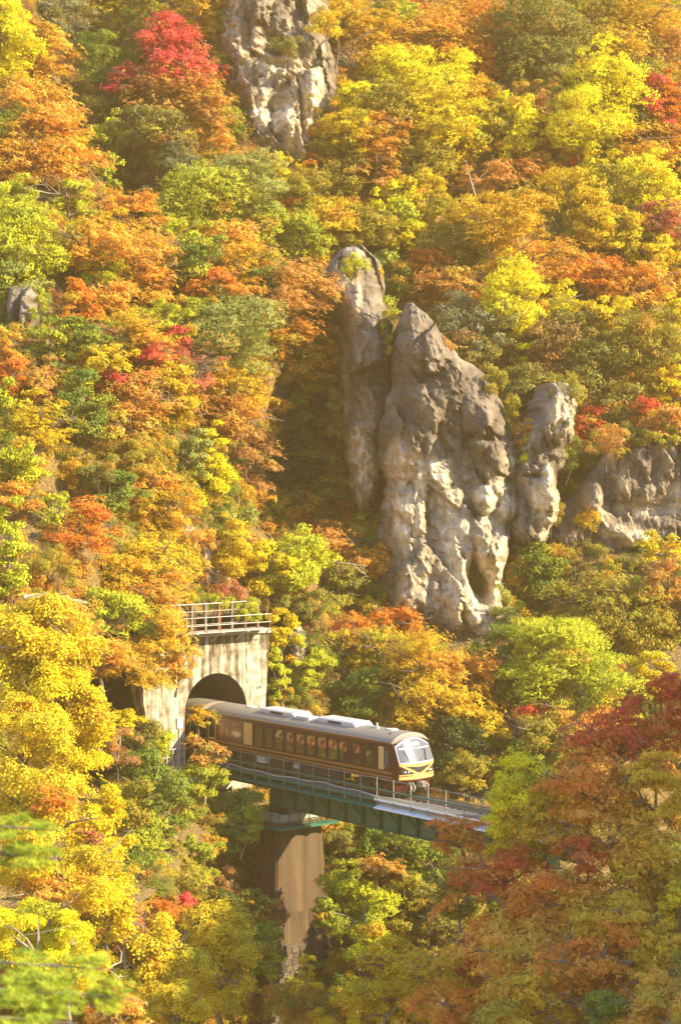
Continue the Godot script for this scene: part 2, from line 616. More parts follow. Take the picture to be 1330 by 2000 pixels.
func rocks() -> void:
	crag("rock_cliff", "broad grey cliff with cream foot and pillars, tallest bare rock above the train", 152.0, 4.5, [
		[596, 790, 812], [640, 772, 850], [690, 768, 890], [740, 765, 950], [800, 750, 985], [850, 738, 1008], [900, 740, 1016], [950, 752, 1014], [1000, 744, 1016], [1050, 736, 1004],
		[1100, 732, 985], [1150, 728, 975], [1200, 726, 994], [1240, 730, 1004], [1290, 735, 1004]], [
		[830, 700, 60, 100, 0.8, -0.4], [905, 800, 80, 100, 1.6, -0.45], [800, 830, 55, 70, 1.2, -0.35], [950, 850, 50, 60, 0.4, -0.25], [940, 858, 42, 9, -1.1, -0.3], [930, 835, 55, 30, 0.6, 0], [960, 900, 45, 40, 1.2, 0.05], [805, 930, 56, 60, 0.1, 0.75],
		[770, 920, 20, 80, 0.7, 0.6], [870, 960, 24, 70, 0.7, 0.45], [935, 975, 24, 30, 1.6, 0.55], [985, 990, 22, 26, 1.8, 0.75], [930, 1030, 20, 28, 1.5, 0.6], [935, 1075, 18, 30, 1.4, 0.7],
		[968, 1075, 26, 55, 2.2, 0.75], [960, 1140, 18, 50, 1.4, 0.7], [918, 1120, 14, 50, -3.6, -0.4], [930, 1150, 16, 40, -3.4, -0.4], [893, 1080, 20, 80, 1.3, 0.7], [905, 1175, 34, 40, 2.2, 0.95], [945, 1210, 44, 44, 3.0, 1.0], [975, 1235, 30, 30, 3.2, 1.0],
		[880, 1130, 28, 60, 1.0, 0.45], [840, 1060, 50, 60, 0.9, 0.0], [790, 1000, 30, 60, 0.5, 0.35], [790, 1150, 40, 90, 1.1, -0.2], [850, 1180, 36, 60, 0.8, -0.05], [975, 950, 24, 22, 1.0, 0.3], [995, 1060, 10, 60, -1.6, -0.3]],
		0.36, 3, 1.5, 0.68)
	crag("rock_cliff", "slender dark stone spire beside the broad cliff, under a pale tip", 156.0, 4.2, [
		[485, 672, 715], [520, 640, 745], [580, 634, 750], [640, 655, 765], [700, 660, 772], [760, 668, 770], [820, 668, 768], [880, 672, 760], [930, 684, 748], [970, 692, 735], [1000, 700, 722]],
		[[690, 500, 26, 18, 0.8, 0.5], [655, 560, 20, 40, 0.8, 0.45], [690, 590, 16, 40, 1.0, 0.4], [715, 640, 50, 60, 0.8, -0.2], [720, 740, 36, 80, 1.2, -0.35], [672, 760, 10, 60, 0.5, 0.35], [700, 890, 30, 60, 0.6, 0.35], [712, 960, 14, 30, 0.5, 0.4]], 0.22, 17, 0.5, 0.75)
	crag("rock_cliff", "grey crag with ochre hollows at the top, beside the crimson tree", 181.0, 4.5, [
		[-30, 430, 640], [20, 420, 640], [80, 415, 640], [140, 425, 660], [200, 440, 655], [260, 448, 645], [310, 462, 640], [350, 520, 640], [400, 560, 628], [440, 575, 612]],
		[[520, 60, 50, 40, 1.0, -0.1], [560, 150, 34, 22, 0.6, 0.55], [550, 140, 22, 12, -1.4, 0.1], [575, 165, 24, 12, 0.8, 0.4], [545, 118, 40, 8, -0.9, -0.2], [535, 230, 40, 26, -1.3, 0.4], [600, 205, 26, 60, 1.4, 0.65], [620, 180, 14, 40, 1.0, 0.5],
		[560, 265, 30, 36, 1.3, 0.6], [505, 280, 24, 50, 1.2, 0.4], [480, 180, 36, 70, 1.0, -0.1], [520, 215, 14, 50, 0.7, 0.3], [595, 290, 30, 50, 0.5, 0.3], [600, 370, 18, 60, 0.4, 0.25]], 0.33, 29, 1.0)
	crag("rock_cliff", "pale knuckled crag beside the broad cliff, hanging over a green bush", 151.0, 3.8, [
		[750, 1065, 1105], [780, 1050, 1118], [830, 1030, 1122], [880, 1004, 1105], [930, 990, 1090], [970, 986, 1087], [1010, 985, 1085], [1040, 988, 1068], [1066, 995, 1045]],
		[[1080, 820, 30, 50, 1.0, 0.35], [1050, 960, 26, 40, 1.2, 0.5], [1065, 990, 18, 50, 1.4, 0.2], [1035, 930, 40, 5, -0.9, -0.3], [1020, 1010, 20, 40, 0.6, -0.1], [1060, 930, 16, 22, 0.9, 0.5], [1108, 840, 12, 40, 0.6, 0.2]], 0.42, 41, 1.2)
	crag("rock_cliff", "long low brown cliff with a pale slanting ledge, furthest along the slope from the tunnel", 154.0, 3.2, [
		[850, 1230, 1420], [875, 1190, 1420], [905, 1165, 1420], [950, 1130, 1420], [1000, 1080, 1420], [1040, 1050, 1420], [1080, 1060, 1330], [1110, 1080, 1280], [1150, 1090, 1240]],
		[[1240, 880, 40, 50, 0.8, -0.1], [1300, 880, 30, 60, 1.0, 0.1], [1270, 990, 90, 26, -1.2, 0.65], [1320, 960, 40, 30, -0.8, 0.6], [1225, 1050, 34, 20, 1.8, 0.75], [1195, 1035, 20, 16, 1.4, 0.5], [1145, 965, 22, 34, 1.9, 0.25], [1180, 960, 16, 50, -1.6, -0.3],
		[1100, 1060, 40, 40, 0.4, 0.2], [1110, 1110, 16, 30, 0.6, 0.25], [1320, 970, 12, 14, 1.0, 0.6]], 0.1, 53, 0.8, 0.55)
	crag("rock_outcrop", "cream rock scar just over the fence above the tunnel", 139.0, 2.2, [
		[1020, 350, 385], [1060, 335, 425], [1100, 340, 442], [1140, 360, 455], [1170, 380, 450]], [[400, 1080, 30, 40, 0.8, 0.7], [420, 1120, 20, 30, 0.8, 0.7], [375, 1060, 20, 26, 0.6, 0.5]], 0.85, 61, 0.6, 0.6)
	crag("rock_outcrop", "split brown rock at the edge of the wood, under green pine sprays", 141.0, 2.6, [
		[560, 15, 62], [600, 18, 74], [650, 22, 76], [700, 28, 76], [735, 35, 72]], [[60, 650, 16, 60, 0.9, 0.3], [47, 650, 5, 80, -1.6, -0.3], [30, 640, 14, 60, 0.7, 0.05]], 0.3, 67, 0.3, 0.6)
	crag("rock_outcrop", "rounded pale boulder face just behind the train roof", 142.5, 1.8, [
		[1268, 648, 666], [1290, 640, 680], [1320, 645, 684], [1345, 655, 672]], [[662, 1310, 16, 26, 0.6, 0.2]], 0.45, 71, 0.2, 0.5)
	crag("rock_outcrop", "small grey rock face beside the end of the tunnel wall", 138.5, 1.4, [
		[1224, 570, 588], [1250, 565, 600], [1280, 570, 600], [1305, 578, 594]], [], 0.4, 73, 0.2, 0.5)
	crag("rock_outcrop", "small pale rock tucked beside the brown bridge pier", 128.5, 1.3, [
		[1678, 640, 652], [1700, 632, 660], [1725, 634, 660], [1745, 642, 656]], [[648, 1690, 8, 10, 0.5, 0.5]], 0.5, 79, 0.1, 0.4)
	crag("rock_outcrop", "bare brown rock under the shallow end of the bridge", 127.0, 1.8, [
		[1545, 360, 450], [1600, 365, 440], [1650, 380, 445], [1710, 420, 500], [1760, 430, 505]], [[470, 1720, 24, 40, 0.6, 0.2]], 0.4, 83, 0.2, 0.7)
	crag("rock_cliff", "shaded dark rock wall behind the shrubs beneath the crimson tree", 203.0, 2.0, [
		[70, 150, 300], [150, 150, 330], [220, 160, 380], [300, 200, 400], [400, 230, 330], [450, 255, 310]], [[270, 400, 40, 50, 1.0, 0.2]], 0.12, 89, 4.0, 0.8)
	crag("rock_outcrop", "mottled grey rock band hung with shrubs above the tunnel, behind olive bushes", 139.5, 1.6, [
		[860, 130, 300], [900, 110, 330], [940, 120, 330], [980, 130, 280], [1020, 130, 200]], [[240, 890, 60, 30, 0.6, 0.2]], 0.4, 101, 1.0, 0.8)


# ---------------------------------------------------------------- tunnel mouth, bridge and pier (all in the track frame)

func portal() -> void:
	var o := root_of("tunnel_portal", "streaked grey concrete tunnel mouth with arched opening and walkway on top", "tunnel", "", TF)
	var front := func(p: Vector2) -> Vector3: return Vector3(-0.44 - (p.y - 1.0) * 0.02, p.y, p.x)
	var back := func(p: Vector2) -> Vector3: return Vector3(-1.9, p.y, p.x)
	var w := PackedVector2Array([Vector2(-4.72, 8.53), Vector2(-4.2, 2.8), Vector2(-4.05, -2.5), Vector2(-2.62, -2.5), Vector2(-2.62, 3.05)])
	for k in 19:
		var a := PI * (k + 0.5) / 19.0
		w.append(Vector2(-2.62 * cos(a), 3.05 + 2.6 * sin(a)))
	w.append_array(PackedVector2Array([Vector2(2.62, 3.05), Vector2(2.72, -2.5), Vector2(5.0, -2.5), Vector2(5.45, 1.2), Vector2(5.95, 4.2), Vector2(6.75, 8.53)]))
	var g := Geo.new()
	g.prism(w, front, back, Vector3.RIGHT)
	put("wall", g.mesh(), M.concrete, o)
	g = Geo.new()
	# a slightly raised coping under the walkway and the return wall of the flank
	g.box(Vector3(-0.75, 8.36, 1.0), Vector3(0.72, 0.3, 11.4))
	put("coping", g.mesh(), M.plain_concrete, o)
	g = Geo.new()
	var ring := []
	for k in 21:
		var a := PI * k / 20.0
		ring.append(Vector2(-2.55 * cos(a), 3.05 + 2.53 * sin(a)))
	ring.push_front(Vector2(-2.55, -0.6))
	ring.append(Vector2(2.55, -0.6))
	for k in ring.size() - 1:
		var p: Vector2 = ring[k]
		var q: Vector2 = ring[k + 1]
		for s in 9:
			var t0 := -0.6 - s * 1.1
			g.quad(Vector3(t0, p.y, p.x), Vector3(t0, q.y, q.x), Vector3(t0 - 1.06, q.y, q.x), Vector3(t0 - 1.06, p.y, p.x), Vector3(0, 3.0, 0) - Vector3(0, p.y, p.x))
			# the thickness of the lining and the joint between two rings
			var po := p + (p - Vector2(0, 3.05)).normalized() * 0.25
			var qo := q + (q - Vector2(0, 3.05)).normalized() * 0.25
			g.quad(Vector3(t0, po.y, po.x), Vector3(t0, qo.y, qo.x), Vector3(t0 - 1.1, qo.y, qo.x), Vector3(t0 - 1.1, po.y, po.x), Vector3(0, p.y, p.x) - Vector3(0, 3.0, 0))
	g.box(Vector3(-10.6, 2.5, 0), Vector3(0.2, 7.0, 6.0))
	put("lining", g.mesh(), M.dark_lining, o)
	g = Geo.new()
	g.box(Vector3(-5.5, -0.55, 0), Vector3(10.0, 0.3, 5.4))
	put("track_bed", g.mesh(), M.under, o)
	# the walkway on top
	g = Geo.new()
	g.box(Vector3(0.2, 8.6, 1.5), Vector3(1.3, 0.06, 10.5))
	put("walkway_deck", g.mesh(), M.plain_concrete, o)
	for k in 6:
		var z := -3.65 + k * 2.1
		g = Geo.new()
		g.box(Vector3(0.8, 9.12, z), Vector3(0.05, 1.05, 0.06))
		put("railing_post", g.mesh(), M.rust, o)
		g = Geo.new()
		g.box(Vector3(0.35, 8.53, z - 0.1), Vector3(1.4, 0.06, 0.07))
		g.bar(Vector3(-0.4, 7.85, z - 0.1), Vector3(0.5, 8.48, z - 0.1), 0.05, 0.05)
		put("bracket", g.mesh(), M.old_white, o)
	for y in [9.1, 9.64]:
		g = Geo.new()
		g.tube([Vector3(0.85, y, -3.75), Vector3(0.85, y, 1.0), Vector3(0.85, y, 6.8)], [0.028, 0.028, 0.028], 6)
		put("handrail", g.mesh(), M.old_white, o)
	g = Geo.new()
	g.tube([Vector3(0.85, 9.64, -3.75), Vector3(-0.3, 9.64, -4.1)], [0.022, 0.022], 5)
	g.tube([Vector3(0.85, 9.1, -3.75), Vector3(-0.3, 9.1, -4.1)], [0.022, 0.022], 5)
	put("end_rail", g.mesh(), M.rust, o)
	g = Geo.new()
	g.box(Vector3(-0.36, 4.45, -3.62), Vector3(0.06, 0.16, 0.1))
	put("wall_plate", g.mesh(), M.dark, o)
	g = Geo.new()
	g.box(Vector3(-0.4, 2.5, 3.1), Vector3(0.08, 0.7, 0.42))
	g.box(Vector3(-0.4, 1.5, 3.1), Vector3(0.05, 1.6, 0.05))
	put("white_board", g.mesh(), M.white, o)
	# the fence that stops falling rock, behind the walkway
	var fence := root_of("rockfall_fence", "tall fence of steel posts behind the tunnel-top walkway, half overgrown", "fence", "", TF)
	for k in 10:
		var z := -3.9 + k * 1.12
		g = Geo.new()
		var x := -0.95
		g.box(Vector3(x, 9.5, z), Vector3(0.16, 2.0, 0.02))
		g.box(Vector3(x + 0.08, 9.5, z), Vector3(0.02, 2.0, 0.17))
		g.box(Vector3(x - 0.08, 9.5, z), Vector3(0.02, 2.0, 0.17))
		put("post", g.mesh(), M.fence_post if k % 3 else M.rust, fence)
	for r in [[10.46, 0.035], [9.95, 0.02], [9.5, 0.02], [9.05, 0.02]]:
		g = Geo.new()
		g.tube([Vector3(-0.84, r[0], -3.95), Vector3(-0.84, r[0] - 0.03, 1.0), Vector3(-0.84, r[0], 6.2)], [r[1], r[1], r[1]], 5)
		put("rail", g.mesh(), M.old_white, fence)

func bridge() -> void:
	var o := root_of("railway_bridge", "green steel girder bridge carrying the train out of the tunnel", "bridge", "", TF)
	var g: Geo
	var far := 33.0
	for s in [-0.535, 0.535]:
		g = Geo.new()
		var p := PackedVector2Array([Vector2(-0.035, 0), Vector2(0.035, 0), Vector2(0.035, -0.04), Vector2(0.01, -0.055), Vector2(0.01, -0.12), Vector2(0.06, -0.15), Vector2(-0.06, -0.15), Vector2(-0.01, -0.12), Vector2(-0.01, -0.055), Vector2(-0.035, -0.04)])
		g.prism(p, func(q: Vector2) -> Vector3: return Vector3(far, q.y, q.x + s), func(q: Vector2) -> Vector3: return Vector3(-9.0, q.y, q.x + s), Vector3.RIGHT)
		put("rail", g.mesh(), M.rail, o)
	var sl := Geo.new()
	sl.box(Vector3.ZERO, Vector3(0.22, 0.17, 2.3))
	var slm := sl.mesh()
	for k in 56:
		var m := put("sleeper", slm, M.wood, o)
		m.position = Vector3(-0.2 + k * 0.6, -0.237 + 0.004 * (k % 3), 0.02 * ((k * 7) % 5 - 2))
	for s in [-0.3, 0.3]:
		g = Geo.new()
		g.box(Vector3(12.0, -0.11, s), Vector3(42.0, 0.07, 0.1))
		put("guard_rail", g.mesh(), M.rail, o)
	# short shallow span from the tunnel to the pier, deep span beyond
	for s in [-1.0, 1.0]:
		g = Geo.new()
		girder(g, -0.6, 7.7, -0.34, -1.15, s)
		put("shallow_girder", g.mesh(), M.green, o)
		g = Geo.new()
		girder(g, 7.95, far, -0.34, -2.2, s)
		put("deep_girder", g.mesh(), M.olive_green, o)
		g = Geo.new()
		g.box(Vector3((7.93 + far) * 0.5, -2.23, s), Vector3(far - 7.93, 0.05, 0.42))
		put("bottom_flange", g.mesh(), M.green, o)
	for k in 15:
		var t := 8.05 + k * 1.68
		g = Geo.new()
		g.box(Vector3(t, -1.27, 1.14), Vector3(0.16, 1.84, 0.22))
		put("stiffener", g.mesh(), M.green, o)
		if k < 14:
			g = Geo.new()
			g.bar(Vector3(t + 0.12, -0.62, 1.2), Vector3(t + 1.58, -1.75, 1.1), 0.07, 0.08)
			put("diagonal_brace", g.mesh(), M.green, o)
			g = Geo.new()
			g.bar(Vector3(t + 1.6, -0.95, 1.14), Vector3(t + 1.05, -0.6, 1.5), 0.06, 0.06)
			put("knee_brace", g.mesh(), M.green, o)
		g = Geo.new()
		g.box(Vector3(t, -1.27, 0), Vector3(0.08, 0.12, 1.9))
		g.bar(Vector3(t, -0.5, -0.98), Vector3(t, -2.05, 0.98), 0.08, 0.08)
		put("cross_frame", g.mesh(), M.green, o)
	# the walkway along the viewer's side
	g = Geo.new()
	g.box(Vector3(16.2, -0.12, 1.75), Vector3(far + 0.6, 0.05, 0.95))
	put("walkway", g.mesh(), M.grating, o)
	var plate := func(t0: float, t1: float, material: Material) -> void:
		var q := Geo.new()
		var a := PackedVector2Array([Vector2(1.3, -0.24), Vector2(2.3, -0.66), Vector2(2.3, -0.72), Vector2(1.3, -0.3)])  # sloped outward so that the sun can reach the upper face
		q.prism(a, func(p: Vector2) -> Vector3: return Vector3(t1, p.y, p.x), func(p: Vector2) -> Vector3: return Vector3(t0, p.y, p.x), Vector3.RIGHT)
		q.box(Vector3((t0 + t1) * 0.5, -0.17, 2.24), Vector3(t1 - t0, 0.12, 0.05))
		put("fascia_plate", q.mesh(), material, o)
	for k in 11:
		plate.call(-0.3 + k * 1.74, -0.3 + k * 1.74 + 1.72, M.teal)
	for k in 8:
		plate.call(18.84 + k * 1.74, 18.84 + k * 1.74 + 1.72, M.pale_green)  # stretch past the nose: same fascia, sunlight put into its colour
	for k in 22:
		var t := 0.9 + k * 1.52
		g = Geo.new()
		g.box(Vector3(t, 0.36, 2.3), Vector3(0.045, 1.72, 0.045))
		g.box(Vector3(t, -0.32, 2.0), Vector3(0.05, 0.06, 0.6))
		put("railing_post", g.mesh(), M.post, o)
	for r in [[1.16, 0.02, M.post], [0.5, 0.045, M.teal]]:
		g = Geo.new()
		g.tube([Vector3(-0.2, r[0], 2.34), Vector3(16, r[0] - 0.01, 2.34), Vector3(far, r[0], 2.34)], [r[1], r[1], r[1]], 6)
		put("handrail", g.mesh(), r[2], o)
	g = Geo.new()
	var pts := []
	var rad := []
	for k in 60:
		var t := 0.2 + k * 0.55
		pts.append(Vector3(t, 0.12 + 0.07 * sin(t * 0.55) + 0.04 * sin(t * 1.9), 2.25))
		rad.append(0.035)
	g.tube(pts, rad, 6)
	put("cable", g.mesh(), M.old_white, o)
	# the few short uprights left of the train, by the tunnel leg
	var gate := root_of("trackside_railing", "short grey railing at the foot of the tunnel wall", "railing", "", TF)
	for k in 5:
		g = Geo.new()
		g.box(Vector3(-0.1 + k * 0.1, 0.25, 2.9 + k * 0.55), Vector3(0.06, 1.3, 0.06))
		put("post", g.mesh(), M.old_white if k < 3 else M.galvanised, gate)
	for y in [0.35, 0.85]:
		g = Geo.new()
		g.tube([Vector3(-0.1, y, 2.85), Vector3(0.32, y, 5.2)], [0.03, 0.03], 5)
		put("handrail", g.mesh(), M.old_white, gate)

func girder(g: Geo, t0: float, t1: float, top: float, low: float, s: float) -> void:
	g.box(Vector3((t0 + t1) * 0.5, (top + low) * 0.5, s), Vector3(t1 - t0, top - low, 0.04))
	g.box(Vector3((t0 + t1) * 0.5, top + 0.012, s), Vector3(t1 - t0 - 0.02, 0.04, 0.36))
	g.box(Vector3((t0 + t1) * 0.5, low - 0.005, s), Vector3(t1 - t0 - 0.02, 0.03, 0.36))

func pier() -> void:
	var o := root_of("bridge_pier", "tapering brown concrete bridge pier on a stone-block base", "bridge pier", "", TF)
	var g := Geo.new()
	var lo := -11.0
	var top := -3.2
	# plan: [t, side] corners with the edges cut off; wider towards the foot
	var plan := func(y: float) -> PackedVector2Array:
		var k := (top - y) / (top - lo)
		var a := 6.6 - k * 0.5
		var b := 8.75 + k * 0.5
		var w := 1.85 + k * 0.5
		return PackedVector2Array([Vector2(a + 0.15, -w), Vector2(b - 0.15, -w), Vector2(b, -w + 0.15), Vector2(b, w - 0.15), Vector2(b - 0.15, w), Vector2(a + 0.15, w), Vector2(a, w - 0.15), Vector2(a, -w + 0.15)])
	var pa: PackedVector2Array = plan.call(lo)
	var pb: PackedVector2Array = plan.call(top)
	for k in 8:
		var p := pa[k]
		var q := pa[(k + 1) % 8]
		var r := pb[(k + 1) % 8]
		var s := pb[k]
		var out := (p + q) * 0.5 - Vector2(7.7, 0)
		g.quad(Vector3(p.x, lo, p.y), Vector3(q.x, lo, q.y), Vector3(r.x, top, r.y), Vector3(s.x, top, s.y), Vector3(out.x, 0, out.y))
	g.poly(pb, func(p: Vector2) -> Vector3: return Vector3(p.x, top, p.y), Vector3.UP)
	put("shaft", g.mesh(), M.pier, o)
	g = Geo.new()
	g.box(Vector3(7.75, -2.95, 0), Vector3(1.9, 0.5, 3.3))
	put("cap", g.mesh(), M.plain_concrete, o)
	for s in [-1.0, 1.0]:
		for t in [7.35, 8.25]:
			g = Geo.new()
			g.box(Vector3(t, -2.48, s), Vector3(0.5, 0.44, 0.5))
			put("bearing", g.mesh(), M.dark, o)
		g = Geo.new()
		g.box(Vector3(7.35, -1.75, s), Vector3(0.5, 1.06, 0.4))
		put("bearing_block", g.mesh(), M.green, o)
	# base of squared stones
	g = Geo.new()
	g.box(Vector3(7.75, -14.5, -0.1), Vector3(3.3, 7.0, 5.0))
	g.box(Vector3(7.75, -11.05, -0.1), Vector3(3.5, 0.2, 5.2))
	put("base_core", g.mesh(), M.joint, o)
	var blocks := []
	for k in 5:
		var b := Geo.new()
		var w: float = [0.46, 0.52, 0.58, 0.5, 0.55][k]
		var pts := PackedVector2Array([Vector2(-w / 2, -0.15), Vector2(-w / 2 + 0.03, -0.18), Vector2(w / 2 - 0.03, -0.18), Vector2(w / 2, -0.15), Vector2(w / 2, 0.14), Vector2(w / 2 - 0.04, 0.18), Vector2(-w / 2 + 0.02, 0.18), Vector2(-w / 2, 0.15)])
		var bulge := 0.03 + 0.012 * k
		b.prism(pts, func(p: Vector2) -> Vector3: return Vector3(bulge, p.y * 0.9, p.x * 0.92), func(p: Vector2) -> Vector3: return Vector3(-0.1, p.y, p.x), Vector3.RIGHT)
		blocks.append([w, b.mesh()])
	var stones := [M.stone, M.stone2, M.stone3]
	for row in 13:
		var y := -11.33 - row * 0.385
		var face := 9.42 + 0.0 * row
		var z := -2.6 + (0.0 if row % 2 else -0.02)
		var first := true
		while z < 2.35:
			var b: Array = blocks[rng.randi() % 5]
			var m := put("stone_block", b[1], stones[rng.randi() % 3], o)
			m.position = Vector3(face + rng.randf_range(-0.015, 0.03), y, z + b[0] * 0.5 + (-0.13 if first and row % 2 else 0.0))
			z += b[0] + 0.025 + (-0.13 if first and row % 2 else 0.0)
			first = false
		var t := 6.2
		while t < 9.2 and row < 11:
			var b: Array = blocks[rng.randi() % 5]
			var m := put("stone_block", b[1], stones[rng.randi() % 3], o)
			m.rotation.y = -PI / 2
			m.position = Vector3(t + b[0] * 0.5, y, 2.42 + rng.randf_range(-0.015, 0.03))
			t += b[0] + 0.025
	# the inspection gallery round the top of the pier
	var p2 := root_of("inspection_gallery", "small green railed gallery around the top of the bridge pier", "gallery", "", TF)
	g = Geo.new()
	g.box(Vector3(9.3, -3.42, 0.0), Vector3(0.95, 0.1, 4.9))
	put("front_deck", g.mesh(), M.teal, p2)
	g = Geo.new()
	g.box(Vector3(7.6, -3.43, 2.3), Vector3(2.44, 0.1, 0.75))
	put("side_deck", g.mesh(), M.green, p2)
	for k in 7:
		g = Geo.new()
		g.box(Vector3(9.74, -2.9, -2.4 + k * 0.8), Vector3(0.05, 1.0, 0.05))
		put("railing_post", g.mesh(), M.teal if k < 4 else M.green, p2)
	for k in 5:
		g = Geo.new()
		g.box(Vector3(6.5 + k * 0.65, -2.9, 2.64), Vector3(0.05, 1.0, 0.05))
		put("railing_post", g.mesh(), M.green, p2)
	for y in [-2.9, -2.42]:
		g = Geo.new()
		g.bar(Vector3(9.76, y, -2.4), Vector3(9.76, y, 2.64), 0.04, 0.04)
		g.bar(Vector3(6.4, y, 2.66), Vector3(9.72, y, 2.66), 0.04, 0.04)
		put("handrail", g.mesh(), M.teal, p2)
	for z in [-1.9, -0.6, 0.7, 1.9]:
		g = Geo.new()
		g.bar(Vector3(8.85, -4.2, z), Vector3(9.65, -3.5, z), 0.07, 0.07)
		put("bracket", g.mesh(), M.green, p2)
	# abutment under the tunnel end of the bridge
	g = Geo.new()
	g.box(Vector3(-0.9, -4.0, 0.3), Vector3(2.6, 5.5, 5.6))
	var ab := put("bridge_abutment", g.mesh(), M.plain_concrete)
	ab.transform = TF
	tag(ab, "dull concrete abutment holding the tunnel end of the green bridge", "abutment")


# ---------------------------------------------------------------- the train

func nose_t(y: float, s: float) -> float:
	# where the front of the car is, at a height and a distance from its middle
	var t := 20.42
	if y > 2.02: t -= (y - 2.02) * 0.5
	elif y < 1.2: t -= (1.2 - y) * 0.12
	return t - 0.3 * pow(absf(s) / 1.4, 2.6)

func nose_patch(pts: PackedVector2Array, proud: float, thick := 0.03) -> ArrayMesh:
	# a plate on the curved front: its outline is cut into narrow strips so that it follows the curve
	var g := Geo.new()
	var k := -1.45
	while k < 1.45:
		var strip := PackedVector2Array([Vector2(k, 0), Vector2(k + 0.2, 0), Vector2(k + 0.2, 5), Vector2(k, 5)])
		for piece in Geometry2D.intersect_polygons(pts, strip):
			g.prism(piece, func(p: Vector2) -> Vector3: return Vector3(nose_t(p.y, p.x) + proud, p.y, p.x), func(p: Vector2) -> Vector3: return Vector3(nose_t(p.y, p.x) + proud - thick, p.y, p.x), Vector3.RIGHT)
		k += 0.2
	return g.mesh()

func roof_y(s: float) -> float:
	return 3.2 + 0.52 * pow(maxf(0.0, 1.0 - pow(absf(s) / 1.44, 2.4)), 0.75)

func car_shell(o: Node3D, t0: float, t1: float, holes: Array) -> void:
	# both sides are walls with real openings: below and above the windows, and the posts between them
	for sd in [1.0, -1.0]:
		var side := Geo.new()
		side.box(Vector3((t0 + t1) * 0.5, 1.235, 1.41 * sd), Vector3(t1 - t0, 0.57, 0.06))
		side.box(Vector3((t0 + t1) * 0.5, 3.02, 1.41 * sd), Vector3(t1 - t0, 0.36, 0.06))
		var t := t0
		for h in holes + [[t1, t1]]:
			if h[0] - t > 0.01:
				side.box(Vector3((t + h[0]) * 0.5, 2.18, 1.41 * sd), Vector3(h[0] - t, 1.32, 0.06))
			t = h[1]
		put("side_wall", side.mesh(), M.maroon if sd > 0 else M.brown, o)
	var g := Geo.new()
	var n := 16
	for k in n:
		var a := -1.46 + 2.92 * k / n
		var b := -1.46 + 2.92 * (k + 1) / n
		g.quad(Vector3(t0, roof_y(a), a), Vector3(t0, roof_y(b), b), Vector3(t1, roof_y(b), b), Vector3(t1, roof_y(a), a), Vector3.UP)
		g.quad(Vector3(t0, roof_y(a) - 0.1, a), Vector3(t0, roof_y(b) - 0.1, b), Vector3(t1, roof_y(b) - 0.1, b), Vector3(t1, roof_y(a) - 0.1, a), Vector3.DOWN)
	for e in [t0, t1]:
		for k in n:
			var a := -1.46 + 2.92 * k / n
			var b := -1.46 + 2.92 * (k + 1) / n
			g.quad(Vector3(e, 3.15, a), Vector3(e, 3.15, b), Vector3(e, roof_y(b), b), Vector3(e, roof_y(a), a), Vector3(e - (t0 + t1) * 0.5, 0, 0))
	put("roof", g.mesh(), M.roof, o)
	for sd in [1.0, -1.0]:
		g = Geo.new()
		g.box(Vector3((t0 + t1) * 0.5, 3.2, 1.465 * sd), Vector3(t1 - t0, 0.06, 0.05))
		put("gutter", g.mesh(), M.gold, o)
		g = Geo.new()
		g.box(Vector3((t0 + t1) * 0.5, 1.36, 1.446 * sd), Vector3(t1 - t0, 0.15, 0.02))
		put("upper_stripe", g.mesh(), M.gold, o)
		g = Geo.new()
		g.box(Vector3((t0 + t1) * 0.5, 1.1, 1.446 * sd), Vector3(t1 - t0, 0.13, 0.02))
		put("lower_stripe", g.mesh(), M.gold, o)
		g = Geo.new()
		g.box(Vector3((t0 + t1) * 0.5, 1.21, 1.447 * sd), Vector3(t1 - t0, 0.035, 0.02))
		put("dark_line", g.mesh(), M.dark, o)
	g = Geo.new()
	g.box(Vector3((t0 + t1) * 0.5, 0.99, 0), Vector3(t1 - t0 - 0.02, 0.12, 2.74))
	put("floor", g.mesh(), M.under, o)
	g = Geo.new()
	g.box(Vector3(t0 + 0.03, 2.06, 0), Vector3(0.05, 2.0, 2.74))
	put("end_wall", g.mesh(), M.maroon, o)

func bogie(o: Node3D, t: float) -> void:
	var b := Node3D.new()
	b.name = "bogie"
	b.position = Vector3(t, 0, 0)
	o.add_child(b, true)
	var g := Geo.new()
	for s in [-1.0, 1.0]:
		g.box(Vector3(0, 0.55, s), Vector3(2.9, 0.18, 0.14))
		g.box(Vector3(0, 0.45, s), Vector3(0.5, 0.3, 0.3))
		for w in [-1.05, 1.05]:
			g.box(Vector3(w, 0.45, s), Vector3(0.34, 0.34, 0.24))
	g.box(Vector3(0, 0.62, 0), Vector3(0.6, 0.3, 2.0))
	put("bogie_frame", g.mesh(), M.under, b)
	for w in [-1.05, 1.05]:
		for s in [-0.56, 0.56]:
			g = Geo.new()
			g.tube([Vector3(0, 0, -0.06), Vector3(0, 0, 0.06)], [0.43, 0.43], 20)
			var m := put("wheel", g.mesh(), M.steel, b)
			m.position = Vector3(w, 0.43, s)

